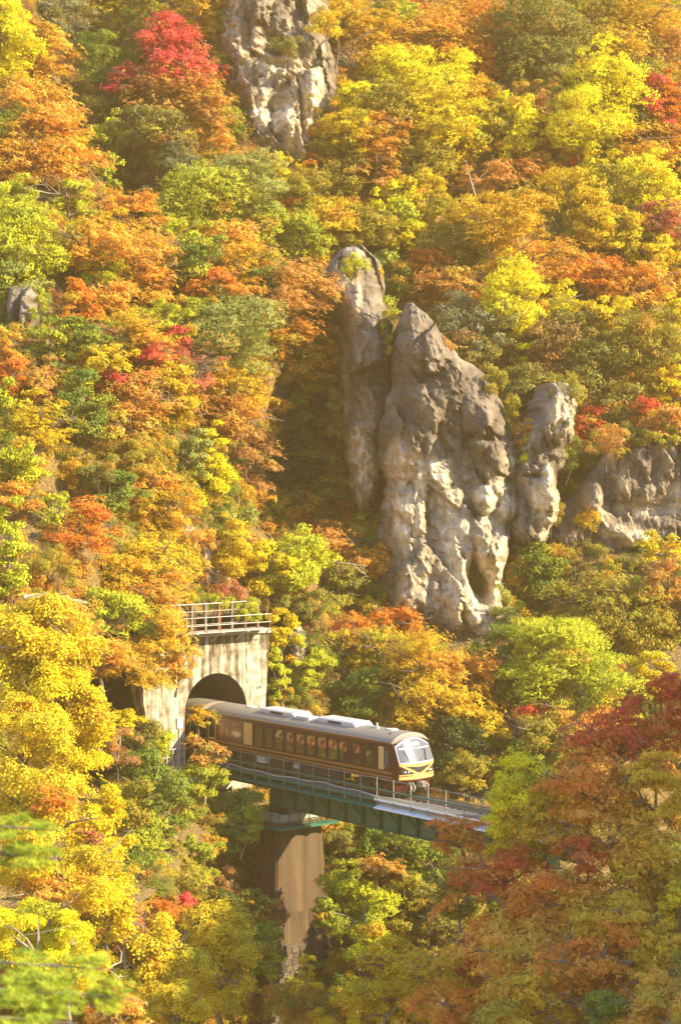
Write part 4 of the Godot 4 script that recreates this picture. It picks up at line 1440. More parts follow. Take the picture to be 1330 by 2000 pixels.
# One tree: kind, leaf colour, the middle and the half width and half height of its crown in the photograph, its label, and how far away it stands if not on the slope behind.
func plant(kind: String, colour: String, px: float, py: float, rx: float, ry: float, label: String, depth := 0.0) -> void:
	var rg := RandomNumberGenerator.new()
	rg.seed = int(px * 31.0 + py * 17.0 + rx)
	var k: Array = KIND[kind]
	var c: Vector3
	var foot: Vector3
	if depth == 0.0:
		foot = on_hill(px, py + ry * 0.75)
		var m := 1.0 / FOCAL * -foot.z
		c = at(px, py, -foot.z - rx * m * 0.75 - 0.4)
		var deep := hill(c.x, c.y)
		if c.z < deep + 0.4 * rx * m: c = at(px, py, -(deep + 0.4 * rx * m))
		foot.z = minf(foot.z, c.z) - 0.2
	else:
		c = at(px, py, depth)
		foot = c - Vector3(rx * depth / FOCAL * rg.randf_range(-0.3, 0.3), ry * depth / FOCAL * 1.25 + 0.8, 0.4)
	var scale_ := -c.z / FOCAL
	var r := Vector3(rx, ry, 0.0) * scale_ * 1.34
	r.z = clampf(r.x * 0.75, 0.6, maxf(r.y * 1.3, 2.5))
	var o := root_of(k[0], label, k[1], "", Transform3D(Basis(), foot))
	var top := c - foot
	# trunk and limbs
	var g := Geo.new()
	var thick := clampf(r.x * 0.05, 0.06, 0.3)
	if kind == "S": thick *= 0.5
	var bend := Vector3(rg.randf_range(-0.12, 0.12), 0, rg.randf_range(-0.1, 0.1)) * top.length()
	var fork := top - Vector3(0, r.y * 0.35, 0)
	if kind == "P":
		g.tube([top + Vector3(-r.x * 1.6, -0.1, -0.3), top + Vector3(-r.x * 0.6, 0.05, 0), top + Vector3(r.x * 0.7, -0.1, 0)], [0.05, 0.04, 0.01], 6)
	else: g.tube([Vector3(0, -0.4, -0.1), fork * 0.4 + bend, fork, top + Vector3(0, r.y * 0.45, 0)], [thick * 1.25, thick, thick * 0.75, thick * 0.2], 6)
	var limbs := 0 if kind == "P" else 5 if kind != "A" else 16
	if kind == "S": limbs = 3
	for j in limbs:
		var a := rg.randf() * TAU
		var tip := top + Vector3(cos(a) * r.x * 0.8, rg.randf_range(-0.3, 0.75) * r.y, sin(a) * r.z * 0.8)
		var from := (fork * 0.4 + bend).lerp(fork, rg.randf_range(0.4, 1.0))
		if j > 5: from = fork.lerp(top, rg.randf())
		var mid := from.lerp(tip, 0.5) + Vector3(0, r.y * 0.14, 0)
		g.tube([from, mid, tip], [thick * 0.55, thick * 0.36, thick * 0.1], 4)
		if kind == "A" or kind == "M" or kind == "L":
			for q in 3:
				var tw := mid.lerp(tip, rg.randf())
				g.tube([tw, tw + Vector3(rg.randfn() * 0.3, rg.randf_range(0.0, 0.35), rg.randfn() * 0.3) * r.x], [thick * 0.2, thick * 0.05], 3)
	put("trunk", g.mesh(), M.pale_bark if kind in "RAL" and rg.randf() < 0.6 else M.bark, o)
	# crown
	var cols: Array = LEAF[colour]
	var near := clampf(-c.z / 145.0, 0.42, 1.15)
	var size := 0.235 * near
	if kind == "L": size = 0.31 * near
	if kind == "S" or kind == "F" or kind == "A": size = 0.22 * near
	if kind == "P": size = 0.36 * near
	size *= rg.randf_range(0.78, 1.3)
	var thin := rg.randf_range(0.62, 1.05)
	if kind == "A": thin = 0.34
	var buf := crown_points(k[2], r, size, cols[0], cols[1], rg, thin)
	for j in range(0, buf.size(), 16):
		buf[j + 3] += top.x
		buf[j + 7] += top.y
		buf[j + 11] += top.z
	scatter("crown", spray[k[3]], buf, o).set_meta("kind", "stuff")


func trees() -> void:
	# the corner above, on the sunny side of the shaded hollow
	plant("R", "bright", 15, 60, 55, 65, "bright yellow tree in the top corner, over amber maple boughs")
	plant("M", "amber", 65, 75, 55, 40, "amber maple beside the bright yellow tree in the top corner")
	plant("M", "orange", 70, 120, 65, 45, "orange maple bough just under the amber maple in the top corner")
	plant("R", "grey", 95, 25, 45, 40, "grey-green leafy tree at the top edge, beside bare twigs")
	plant("A", "grey", 145, 50, 45, 55, "thinly leaved grey tree fraying over the shaded hollow")
	plant("R", "yellow", 15, 145, 40, 40, "yellow tree at the frame edge, below the bright yellow corner tree")
	plant("M", "golden", 78, 148, 45, 22, "flat golden bough under the orange maple in the top corner")
	plant("A", "brown", 132, 155, 28, 45, "purplish brown half-bare tree at the rim of the shaded hollow")
	plant("M", "orange", 75, 205, 92, 38, "long orange maple spread just above a yellow-green bank")
	plant("M", "orange", 85, 245, 82, 33, "second orange maple layer, pointing into the shaded hollow")
	plant("R", "yellow", 110, 275, 70, 24, "yellow bush band between two orange maple layers")
	plant("R", "lemon", 205, 285, 45, 32, "lemon-green bush at the foot of the shaded hollow")
	plant("M", "orange", 80, 315, 95, 40, "wide orange maple sheet over a grey fallen limb")
	plant("M", "orange", 150, 345, 45, 50, "steep orange maple flank beside lemon-green bushes")
	plant("R", "lime", 200, 345, 38, 45, "lime tree on the rim, below the lemon-green bush")
	plant("A", "tan", 120, 385, 75, 40, "twiggy tan tree of bare branches under the wide orange maple")
	plant("R", "lemon", 135, 405, 50, 38, "small lemon tree caught in bare tan twigs")
	plant("R", "lemon", 30, 400, 45, 50, "lemon-yellow tree at the frame edge below the grey limb")
	plant("M", "orange", 255, 425, 55, 50, "orange maple stepping down towards the long orange fan")
	plant("R", "lemon", 243, 390, 28, 22, "pale leafy sprig jutting at the mouth of the dark gap")
	plant("R", "golden", 215, 445, 40, 38, "golden bush among the orange maples by the dark gap")
	plant("M", "orange", 290, 502, 82, 42, "big orange maple fan ending in a rounded point over dark green")
	plant("M", "orange", 175, 478, 75, 42, "orange maple behind the tail of the big orange fan")
	plant("R", "lemon", 35, 470, 70, 80, "broad lemon-green tree at the frame edge, above the split rock")
	plant("R", "pale", 45, 555, 55, 38, "pale green tree capping the split brown rock")
	plant("R", "green", 12, 590, 24, 40, "dark green tuft hanging beside the split brown rock")
	# the shaded hollow, the crimson tree and what grows under it
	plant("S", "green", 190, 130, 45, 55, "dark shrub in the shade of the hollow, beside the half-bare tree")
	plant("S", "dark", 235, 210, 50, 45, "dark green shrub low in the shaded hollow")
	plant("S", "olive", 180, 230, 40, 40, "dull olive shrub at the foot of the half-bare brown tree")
	plant("R", "golden", 230, 35, 65, 50, "golden olive tree at the top edge above the shaded hollow")
	plant("M", "olive", 230, 85, 60, 18, "thin flat olive bough lit above the shaded hollow")
	plant("R", "olive", 300, 60, 40, 55, "olive tree just behind the crimson tree")
	plant("R", "amber", 385, 25, 55, 45, "amber tree at the top edge between crimson tree and crag")
	plant("R", "crimson", 335, 92, 62, 55, "crimson tree crown, the reddest on the slope, beside the grey crag", 175.0)
	plant("M", "crimson", 350, 140, 75, 40, "lower crimson boughs of the tree cluster beside the grey crag", 174.0)
	plant("M", "crimson", 250, 160, 50, 25, "crimson branch reaching out into the shaded hollow", 176.0)
	plant("M", "rust", 345, 190, 80, 50, "rust-coloured maple directly under the crimson tree", 173.0)
	plant("M", "rust", 405, 215, 38, 42, "dull rust maple pressed against the foot of the grey crag", 172.0)
	plant("R", "moss", 300, 245, 70, 35, "shadowed moss-green bush under the rust maple")
	plant("F", "grey", 345, 305, 48, 55, "grey-green conifer under the rust maple, the only blue-grey one")
	plant("M", "olive", 270, 308, 42, 48, "olive maple on the lip of the dark gap, beside the grey-green conifer")
	plant("M", "orange", 440, 315, 48, 38, "orange maple at the base of the grey crag")
	plant("M", "olive", 395, 335, 32, 34, "small olive maple between conifer and orange maple")
	plant("R", "lime", 395, 405, 85, 65, "large light green tree below the grey-green conifer")
	plant("R", "pale", 470, 365, 75, 55, "light green tree leaning on the foot of the grey crag")
	plant("R", "lime", 500, 425, 60, 40, "lime tree in the middle of the light green group")
	plant("R", "yellow", 555, 335, 32, 32, "bright yellow sprig on the light green group, against the crag")
	plant("R", "lemon", 345, 465, 36, 42, "lemon sapling at the edge of the light green group")
	plant("R", "green", 385, 510, 45, 45, "green tree beneath the light green group, beside the orange fan")
	plant("M", "orange", 455, 470, 75, 32, "orange maple lying across the light green group")
	plant("M", "amber", 480, 515, 65, 32, "amber maple layer under the orange one in the light green group")
	plant("R", "lime", 590, 465, 52, 40, "yellow-green tree on the brow above the layered rust maple")
	plant("M", "flame", 565, 415, 26, 32, "little flame-red maple stuck to the lower crag")
	plant("M", "flame", 605, 312, 24, 16, "tiny flame-red spray against the grey crag")
	plant("M", "flame", 425, 555, 62, 36, "flame maple with a red heart under the amber layer")
	plant("M", "crimson", 452, 570, 26, 16, "small crimson spray inside the flame maple")
	plant("M", "rust", 585, 560, 75, 36, "upper tier of the layered rust maple near the stone spire")
	plant("M", "rust", 560, 615, 70, 40, "lower tier of the layered rust maple, feathered in shelves")
	plant("M", "tan", 635, 640, 52, 42, "tan feathered maple reaching over the stone spire")
	plant("M", "amber", 600, 690, 62, 45, "amber-green maple under the tan feathered one")
	plant("M", "orange", 620, 725, 52, 26, "orange shelf of leaves at the foot of the amber-green maple")
	plant("R", "green", 520, 565, 32, 36, "green bush tucked behind the rust maple tiers")
	plant("R", "pale", 450, 655, 85, 58, "pale lime tree with silvery twigs in mid slope")
	plant("R", "pale", 415, 590, 50, 32, "pale twiggy bush below the flame maple")
	plant("R", "lime", 390, 620, 40, 42, "lime bush between orange maples and the pale lime tree")
	plant("R", "lemon", 325, 630, 50, 40, "lemon bush in the sea of orange above the crimson streak")
	# the slope between the split rock and the tunnel
	plant("M", "flame", 145, 590, 45, 48, "flame-red maple beside the split brown rock")
	plant("M", "orange", 215, 585, 60, 36, "orange maple between the flame maple and the lemon bush")
	plant("M", "orange", 275, 560, 65, 32, "flat orange maple just under the big orange fan")
	plant("R", "lemon", 200, 520, 45, 32, "lemon thicket below the tail of the orange fan")
	plant("M", "amber", 250, 650, 75, 36, "amber maple in mid slope, above the crimson streak")
	plant("R", "lime", 110, 655, 42, 36, "lime tree beside the split rock, under flame-red leaves")
	plant("R", "green", 170, 665, 38, 36, "green shrub tree below the flame-red maple")
	plant("M", "crimson", 300, 690, 50, 22, "crimson streak of maple across the amber slope")
	plant("A", "pink", 385, 725, 52, 36, "rosy half-bare tree next to the crimson streak")
	plant("M", "crimson", 345, 660, 30, 22, "wine-red tuft above the crimson streak")
	plant("M", "golden", 205, 700, 60, 24, "golden flat maple above the red tuft")
	plant("M", "crimson", 213, 742, 38, 20, "strong red tuft of maple over a green thicket")
	plant("M", "orange", 12, 680, 28, 34, "layered orange boughs poking in beside the split rock")
	plant("M", "flame", 28, 735, 46, 36, "flame maple under the split brown rock")
	plant("R", "pale", 122, 708, 26, 24, "round pale green bush below the split rock")
	plant("M", "rust", 95, 750, 60, 34, "rusty maple beneath the round pale bush")
	plant("R", "lemon", 150, 748, 34, 22, "lemon bush between rusty maple and red tuft")
	plant("M", "golden", 85, 825, 65, 48, "golden yellow maple over a dark opening in the slope")
	plant("R", "green", 165, 800, 58, 52, "leaf-green tree beside the golden maple")
	plant("R", "lemon", 10, 810, 24, 60, "tall lemon tree cut by the frame, beside the golden maple")
	plant("R", "lemon", 45, 895, 48, 36, "rounded lemon-green tree below the dark opening")
	plant("M", "rust", 265, 770, 75, 42, "rusty orange maple under the red tuft")
	plant("M", "rust", 255, 835, 60, 36, "lower rusty maple hanging over the mottled rock band")
	plant("R", "golden", 330, 755, 48, 46, "golden mixed tree with a dark leaning stem")
	plant("M", "amber", 455, 755, 75, 36, "ochre maple with bare lower boughs over the green gully")
	plant("M", "rust", 430, 800, 95, 36, "wide rust maple over the bright yellow tree")
	plant("R", "yellow", 345, 820, 26, 16, "small yellow patch of leaves under the golden mixed tree")
	plant("R", "bright", 415, 915, 36, 66, "vivid yellow tree above the tunnel, brightest in mid slope")
	plant("M", "tan", 480, 905, 46, 58, "tan maple curling beside the vivid yellow tree")
	plant("R", "pale", 375, 890, 36, 48, "hazy pale tree just behind the vivid yellow tree")
	plant("S", "olive", 270, 885, 55, 32, "olive scrub on the mottled rock band")
	plant("S", "moss", 190, 920, 50, 28, "mossy scrub on the near end of the mottled rock band")
	plant("R", "green", 215, 960, 56, 36, "leafy green bush under the mottled rock band")
	plant("M", "orange", 290, 950, 56, 42, "orange maple beside the cream rock scar")
	plant("M", "amber", 330, 1000, 62, 46, "amber maple draped over the cream rock scar")
	plant("M", "flame", 155, 1035, 66, 46, "flame-red maple over the fallen trunk")
	plant("R", "lemon", 108, 1000, 34, 36, "lemon sapling beside the flame-red maple over the trunk")
	plant("M", "orange", 30, 965, 48, 26, "thin orange boughs at the frame edge under the lemon-green tree")
	plant("R", "lemon", 18, 1070, 40, 82, "tall green-gold tree at the frame edge, beside the fallen trunk")
	plant("M", "golden", 310, 1090, 75, 36, "golden maple layers above the tunnel fence")
	plant("M", "amber", 240, 1120, 66, 42, "amber maple between fallen trunk and golden layers")
	plant("S", "olive", 95, 1110, 60, 36, "olive scrub just above the fallen trunk")
	plant("R", "lemon", 215, 1205, 75, 46, "lemon-green tree beside the walkway over the tunnel", 121.0)
	plant("M", "orange", 310, 1165, 66, 40, "orange maple over the end of the tunnel fence", 125.0)
	plant("M", "amber", 320, 1245, 66, 46, "amber maple spray hanging across the tunnel wall", 121.5)
	plant("M", "orange", 350, 1290, 36, 30, "orange leaf tip dangling before the streaked concrete", 121.5)
	plant("M", "amber", 265, 1295, 60, 40, "amber maple at the outer flank of the tunnel wall", 119.5)
	plant("M", "amber", 390, 1395, 30, 14, "small amber twig before the tunnel arch", 123.0)
	plant("M", "orange", 120, 1215, 75, 48, "orange maple under the fallen trunk", 107.0)
	plant("M", "orange", 190, 1280, 66, 42, "orange maple over the dark cave-like hollow", 112.0)
	# great golden trees at the near side of the slope
	plant("L", "golden", 60, 1265, 92, 88, "tall golden tree with long leaves, highest of the golden stand", 92.0)
	plant("L", "yellow", 110, 1375, 82, 66, "yellow long-leaved tree beside the dark cave-like hollow", 90.0)
	plant("L", "golden", 45, 1460, 82, 78, "golden tree at the frame edge in the middle of the stand", 84.0)
	plant("L", "yellow", 150, 1475, 66, 60, "yellow tree between golden stand and green saplings", 91.0)
	plant("L", "golden", 85, 1590, 105, 74, "wide golden tree behind the upper pine spray", 80.0)
	plant("L", "yellow", 195, 1620, 58, 66, "yellow tree with red tufts at its side", 84.0)
	plant("L", "golden", 110, 1710, 118, 66, "golden tree with a white dead limb across it", 76.0)
	plant("L", "bright", 75, 1830, 92, 60, "blazing yellow tree above the lower pine spray", 70.0)
	plant("L", "golden", 215, 1760, 52, 62, "golden tree over the antler-like dead branch", 84.0)
	plant("M", "orange", 90, 1740, 46, 22, "faint orange patch within the golden stand", 74.5)
	plant("M", "flame", 110, 1560, 40, 22, "small orange-red patch high in the golden stand", 78.5)
	plant("L", "yellow", 140, 1905, 62, 42, "yellow clump poking through the lower pine spray", 67.0)
	plant("L", "golden", 300, 1880, 66, 66, "golden tree just behind the antler-like dead branch", 88.0)
	plant("L", "golden", 425, 1890, 92, 78, "big golden mixed tree at the bottom, beside the pier foot", 96.0)
	plant("L", "golden", 340, 1965, 62, 46, "golden tree at the bottom edge beside the orange patch", 85.0)
	plant("M", "orange", 235, 1980, 60, 34, "orange-red maple at the bottom edge under the pine spray", 66.0)
	plant("P", "pine", 40, 1615, 85, 20, "upper pine spray of soft green needles at the frame edge", 44.0)
	plant("P", "pine", 55, 1670, 75, 24, "second pine spray, just under the upper one", 44.0)
	plant("P", "pine", 110, 1885, 130, 24, "long low pine branch of green needles", 40.0)
	plant("P", "pine", 60, 1935, 115, 32, "thick pine boughs in the bottom corner", 39.0)
	plant("P", "pine", 200, 1945, 80, 20, "pine branch tip pointing at the orange-red maple", 41.0)
	plant("P", "pine", 60, 1990, 100, 26, "lowest pine bough, cut by the bottom edge", 38.0)
	# below the tunnel
	plant("R", "olive", 255, 1580, 52, 42, "olive tree between the yellow tree and the green tree with twigs", 106.0)
	plant("R", "green", 230, 1690, 44, 40, "dull green tree under the rose-red tuft", 97.0)
	plant("S", "moss", 310, 1730, 40, 30, "mossy scrub just above the flame maple low on the slope", 103.0)
	plant("M", "amber", 235, 1720, 44, 26, "amber maple above the bare tan twiggy tree", 93.0)
	plant("S", "olive", 400, 1610, 44, 32, "olive scrub beneath the leafless twigs", 118.5)
	plant("R", "yellow", 235, 1415, 36, 28, "yellow sapling before the dark cave-like hollow", 113.0)
	plant("R", "moss", 270, 1455, 46, 40, "moss-green bush at the foot of the tunnel flank", 116.0)
	plant("R", "green", 285, 1520, 62, 46, "green tree below the foot of the tunnel flank", 114.0)
	plant("R", "lemon", 310, 1450, 28, 22, "lemon sprig at the foot of the tunnel leg", 118.0)
	plant("S", "tan", 225, 1460, 40, 34, "dry tan scrub under the yellow sapling", 111.0)
	plant("M", "rust", 412, 1472, 30, 18, "rusty leaf spray before the rear of the train", 120.0)
	plant("M", "rust", 375, 1445, 16, 10, "tiny rust leaf spray at the tunnel leg", 121.0)
	plant("R", "lime", 402, 1525, 44, 40, "lime tree under the tunnel end of the bridge", 120.0)
	plant("R", "green", 330, 1590, 62, 50, "green tree with twigs below the lime tree under the bridge", 113.0)
	plant("R", "lime", 285, 1640, 46, 46, "vivid lime tree low on the slope, beside the golden stand", 106.0)
	plant("R", "lime", 390, 1680, 32, 42, "vivid lime tree beside the shaded pier", 112.0)
	plant("M", "olive", 335, 1680, 46, 30, "olive maple between two vivid lime trees", 110.0)
	plant("R", "green", 470, 1570, 42, 26, "green bush under the bridge, next to the pier top", 121.0)
	plant("R", "lime", 478, 1610, 40, 28, "lime-green bough reaching the pier shaft", 119.5)
	plant("R", "green", 445, 1640, 36, 22, "green bough under the lime one by the pier", 119.0)
	plant("M", "olive", 330, 1730, 66, 34, "olive-brown maple below the vivid lime trees", 106.0)
	plant("M", "tan", 445, 1725, 32, 24, "tan maple leaning to the dark pier side", 116.0)
	plant("M", "flame", 300, 1785, 56, 28, "flame maple beside a crimson tuft low on the slope", 100.0)
	plant("M", "crimson", 362, 1775, 24, 26, "crimson tuft low on the slope, beside the flame maple", 104.0)
	plant("M", "pink", 185, 1652, 22, 24, "rose-red tuft at the side of the golden stand", 83.0)
	plant("A", "tan", 245, 1800, 42, 50, "bare tan twiggy tree beside the golden trees", 88.0)
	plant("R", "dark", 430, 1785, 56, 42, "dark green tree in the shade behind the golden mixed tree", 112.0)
	plant("R", "mixed", 500, 1785, 40, 44, "mottled green tree at the shaded pier corner", 114.0)
	plant("R", "lime", 530, 1855, 22, 50, "lime creeper-clad sapling before the pier base", 113.0)
	plant("R", "green", 488, 1860, 36, 44, "green bush between golden tree and pier base", 111.0)
	plant("S", "mixed", 570, 1960, 56, 44, "pink and green mixed scrub at the bottom, under the pier base", 110.0)
	plant("S", "yellow", 600, 1885, 12, 26, "yellow weed tuft on the stone blocks of the pier base", 112.5)
	plant("S", "yellow", 655, 1965, 46, 36, "yellow scrub at the bottom edge by the pier foot", 109.0)
	plant("S", "pale", 330, 1540, 30, 26, "pale shrub hanging under the trackside railing", 117.0)
	# the gully and the bank behind the train
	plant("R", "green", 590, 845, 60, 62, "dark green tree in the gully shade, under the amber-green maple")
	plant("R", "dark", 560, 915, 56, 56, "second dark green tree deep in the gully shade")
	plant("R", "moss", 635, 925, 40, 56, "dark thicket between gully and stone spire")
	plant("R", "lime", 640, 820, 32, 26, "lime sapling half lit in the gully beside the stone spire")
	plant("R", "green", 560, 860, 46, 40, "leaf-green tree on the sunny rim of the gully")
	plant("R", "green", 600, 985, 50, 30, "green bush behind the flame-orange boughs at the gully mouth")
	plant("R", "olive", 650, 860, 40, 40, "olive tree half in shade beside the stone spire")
	plant("M", "rust", 620, 900, 36, 18, "rust sprig in the middle of the gully shade")
	plant("R", "moss", 660, 1150, 50, 36, "moss-green bush under the arching rust-orange maple")
	plant("R", "green", 700, 1060, 30, 40, "green bush pressed to the base of the broad cliff")
	plant("R", "lime", 578, 745, 34, 30, "lime bush caught by sun over the gully")
	plant("R", "lime", 568, 795, 34, 26, "lower lime bush on the rim of the gully")
	plant("R", "moss", 640, 765, 42, 32, "moss-green bush at the foot of the orange leaf shelf")
	plant("M", "golden", 640, 940, 34, 14, "thin golden bough lit against the dark gully")
	plant("M", "golden", 715, 1013, 22, 12, "small golden twig against the broad cliff")
	plant("R", "mixed", 545, 1000, 46, 40, "green tree tipped with orange at the gully mouth")
	plant("M", "flame", 605, 1010, 46, 28, "flame-orange boughs at the gully mouth")
	plant("M", "red", 658, 1000, 26, 30, "deep red maple in the gully shade by the cliff")
	plant("M", "rust", 645, 1065, 72, 32, "rust-orange maple arching out before the broad cliff")
	plant("M", "orange", 715, 1090, 52, 26, "orange leaf tip of the bough touching the broad cliff")
	plant("R", "pale", 465, 1008, 36, 14, "flat pale bough beside the vivid yellow tree")
	plant("R", "golden", 450, 1070, 50, 50, "golden-green bush at the edge of the cream rock scar")
	plant("R", "yellow", 510, 1110, 58, 46, "yellow bush over the end of the tunnel fence")
	plant("R", "lemon", 575, 1095, 58, 56, "lemon-green tree at the gully mouth, over the yellow bush")
	plant("M", "rust", 485, 1060, 36, 22, "rusty spray at the head of the golden-green bush")
	plant("S", "pink", 445, 1155, 34, 16, "rosy shrub between rock scar and tunnel fence", 136.0)
	plant("S", "lime", 420, 1175, 50, 14, "green creeper topping the tunnel fence", 131.5)
	plant("S", "lime", 485, 1195, 24, 20, "lime creeper on the fence end above the tunnel", 131.5)
	plant("R", "yellow", 550, 1240, 32, 46, "yellow bush against the edge of the tunnel wall", 134.0)
	plant("R", "lemon", 545, 1320, 24, 52, "lemon bush squeezed between wall and train roof", 133.0)
	plant("R", "lemon", 600, 1310, 36, 50, "lemon-green bush behind the train roof units", 136.0)
	plant("R", "moss", 640, 1360, 46, 26, "moss-green bush just over the train roof", 136.0)
	plant("S", "mixed", 570, 1375, 36, 20, "orange-green scrub along the train roof", 133.5)
	plant("S", "moss", 600, 1180, 46, 26, "dull scrub at the shadowed mouth of the gully")
	plant("M", "flame", 690, 1225, 50, 22, "flame-tipped maple at the foot of the broad cliff")
	plant("R", "golden", 670, 1265, 42, 32, "golden bush under the flame-tipped maple")
	plant("M", "flame", 790, 1210, 56, 28, "flame maple covering the base of the broad cliff")
	plant("M", "amber", 760, 1270, 82, 42, "amber maple slope between boulder face and cliff foot")
	plant("R", "lime", 730, 1290, 40, 46, "lime tree amid the amber maple slope")
	plant("R", "green", 710, 1355, 46, 42, "green tree behind the middle of the train")
	plant("M", "amber", 840, 1290, 82, 46, "amber feathery maple below the cream cliff foot")
	plant("M", "orange", 905, 1330, 62, 50, "orange feathery maple behind the train nose")
	plant("M", "amber", 855, 1370, 92, 42, "wide amber maple just above the train nose")
	plant("M", "golden", 960, 1410, 46, 24, "golden bough over the dark thicket by the train nose")
	plant("R", "dark", 890, 1450, 62, 46, "dark thicket directly beside the train windscreen")
	plant("R", "olive", 900, 1505, 56, 32, "dim olive bush beyond the bridge, beside the train nose")
	plant("R", "lime", 925, 1292, 40, 22, "lime bush under the cream cliff foot")
	plant("R", "green", 980, 1290, 42, 66, "green tree between amber feathery maples and the great olive tree")
	plant("R", "green", 1048, 1112, 46, 56, "sunlit green bush in the niche under the pale crag")
	plant("S", "pale", 990, 1195, 28, 46, "pale green creeper mound beside the cream cliff foot")
	plant("R", "lemon", 1085, 1270, 100, 62, "great lemon-olive tree filling the slope past the train")
	plant("R", "lemon", 1140, 1345, 105, 56, "lower half-yellow tree under the great lemon-olive tree")
	plant("M", "olive", 1180, 1165, 92, 42, "olive-yellow spreading tree beneath the long low cliff")
	plant("R", "olive", 1225, 1215, 82, 46, "olive tree over a dark hole beneath the long low cliff")
	plant("R", "yellow", 1290, 1075, 42, 26, "yellow bush at the ledge of the long low cliff")
	plant("M", "rust", 1305, 1130, 46, 40, "rusty tree at the frame edge under the ledge")
	plant("R", "yellow", 1270, 1305, 42, 28, "yellow bush pair beside the rusty shadow trees")
	plant("M", "red", 1042, 1392, 46, 16, "red streak of maple behind the shaded yellow maple")
	plant("M", "orange", 1120, 1390, 82, 24, "flat orange maple under the half-yellow tree")
	plant("M", "olive", 1070, 1430, 82, 28, "olive-amber maple above the shaded yellow maple")
	plant("R", "green", 1060, 1465, 62, 26, "green bank bush behind the shaded yellow maple")
	# between the pier and the shaded trees
	plant("S", "moss", 665, 1650, 36, 36, "ochre scrub hanging beside the pier top")
	plant("R", "green", 770, 1655, 72, 40, "green bushes straight below the deep girder")
	plant("R", "green", 855, 1700, 56, 50, "green tree under the far end of the deep girder")
	plant("M", "rust", 745, 1690, 46, 14, "thin rust boughs slanting below the girder", 117.0)
	plant("R", "lime", 675, 1725, 46, 40, "lime willow-like bush next to the pier shaft", 119.0)
	plant("R", "lemon", 712, 1790, 64, 56, "lemon-green willow-like tree over the stone pier base", 117.0)
	plant("R", "lime", 640, 1780, 28, 30, "lime creeper spilling onto the pier", 117.5)
	plant("R", "olive", 790, 1770, 60, 56, "olive-green tree behind the willow-like tree")
	plant("R", "moss", 860, 1790, 62, 46, "moss-green tree in the half shade beyond the willow")
	plant("R", "lemon", 722, 1880, 46, 46, "lemon scrub beside the stone pier base", 113.0)
	# the shaded trees of the near bank
	plant("M", "flame", 900, 1625, 72, 30, "rust maple bough covering the end of the girder", 96.0)
	plant("R", "bright", 1015, 1540, 82, 52, "yellow maple in shade where the rails disappear", 93.0)
	plant("R", "bright", 1000, 1640, 62, 50, "lower yellow boughs under the shaded yellow maple", 92.0)
	plant("M", "amber", 1080, 1590, 82, 60, "dull orange maple beside the shaded yellow maple", 91.0)
	plant("M", "red", 1210, 1450, 110, 50, "dusky red maple atop the shaded bank", 93.0)
	plant("M", "red", 1290, 1390, 66, 62, "dusky red tree at the frame edge over the shaded bank", 96.0)
	plant("M", "flame", 1170, 1530, 112, 46, "rust maple under the dusky red one on the shaded bank", 90.0)
	plant("M", "amber", 1280, 1550, 76, 66, "amber tree with dark stems on the shaded bank", 89.0)
	plant("M", "orange", 1190, 1620, 118, 46, "wide amber maple in the middle of the shaded bank", 88.0)
	plant("M", "red", 1140, 1660, 46, 36, "dull red patch under the wide amber maple", 86.5)
	plant("M", "amber", 1270, 1690, 86, 60, "yellow-brown maple at the frame edge on the shaded bank", 86.0)
	plant("M", "red", 985, 1700, 92, 42, "red maple beneath the lower yellow boughs", 90.0)
	plant("M", "flame", 1010, 1765, 106, 56, "flame-red layered maple on the shaded bank", 88.0)
	plant("M", "flame", 1130, 1745, 102, 56, "rust maple with a black gap beside it on the shaded bank", 86.0)
	plant("M", "amber", 1220, 1790, 112, 46, "amber maple with a long dark limb on the shaded bank", 83.0)
	plant("M", "yellow", 1322, 1755, 30, 36, "yellow spray at the frame edge on the shaded bank", 82.0)
	plant("R", "olive", 895, 1745, 52, 62, "moss-green tree at the dark edge of the shaded bank", 98.0)
	plant("M", "orange", 1030, 1850, 120, 56, "amber-gold maple low on the shaded bank", 85.0)
	plant("M", "flame", 1180, 1880, 124, 60, "rust maple near the bottom of the shaded bank", 81.0)
	plant("M", "red", 925, 1860, 36, 46, "narrow red maple between two golden bushes", 90.0)
	plant("M", "amber", 880, 1910, 92, 56, "golden-amber maple at the bottom, nearer the pier", 91.0)
	plant("R", "golden", 790, 1880, 92, 42, "shaded yellow tree at the bottom, beside the stone pier base", 95.0)
	plant("R", "golden", 750, 1960, 82, 46, "golden bush at the bottom edge beyond the pier foot", 94.0)
	plant("M", "flame", 900, 1960, 92, 36, "flame maple at the bottom edge of the shaded bank", 86.0)
	plant("M", "amber", 1040, 1950, 112, 46, "amber maple at the bottom edge, under the amber-gold one", 81.0)
	plant("R", "green", 1170, 1965, 62, 32, "green patch at the bottom edge of the shaded bank", 78.0)
	plant("M", "orange", 1285, 1960, 72, 42, "orange maple in the bottom corner of the shaded bank", 76.0)
	plant("M", "amber", 1290, 1870, 70, 60, "brownish amber tree at the frame edge, over the corner maple", 80.0)
	# the upper slope beyond the grey crag
	plant("F", "lime", 485, 55, 42, 42, "yellow-green pine on top of the grey crag")
	plant("R", "amber", 580, 10, 72, 30, "amber bush along the top edge over the crag")
	plant("M", "amber", 665, 40, 62, 46, "amber half-leaved tree at the shoulder of the crag")
	plant("A", "tan", 690, 120, 36, 36, "rosy bare shrub at the shoulder of the crag")
	plant("R", "lime", 770, 20, 50, 28, "green-gold bush at the top edge, beside a red tuft")
	plant("R", "red", 805, 15, 24, 16, "red tuft at the top edge beside green-gold leaves")
	plant("M", "amber", 740, 70, 56, 36, "amber maple below the green-gold bush at the top")
	plant("M", "orange", 840, 70, 72, 46, "orange maple at the top, above the yellow stand")
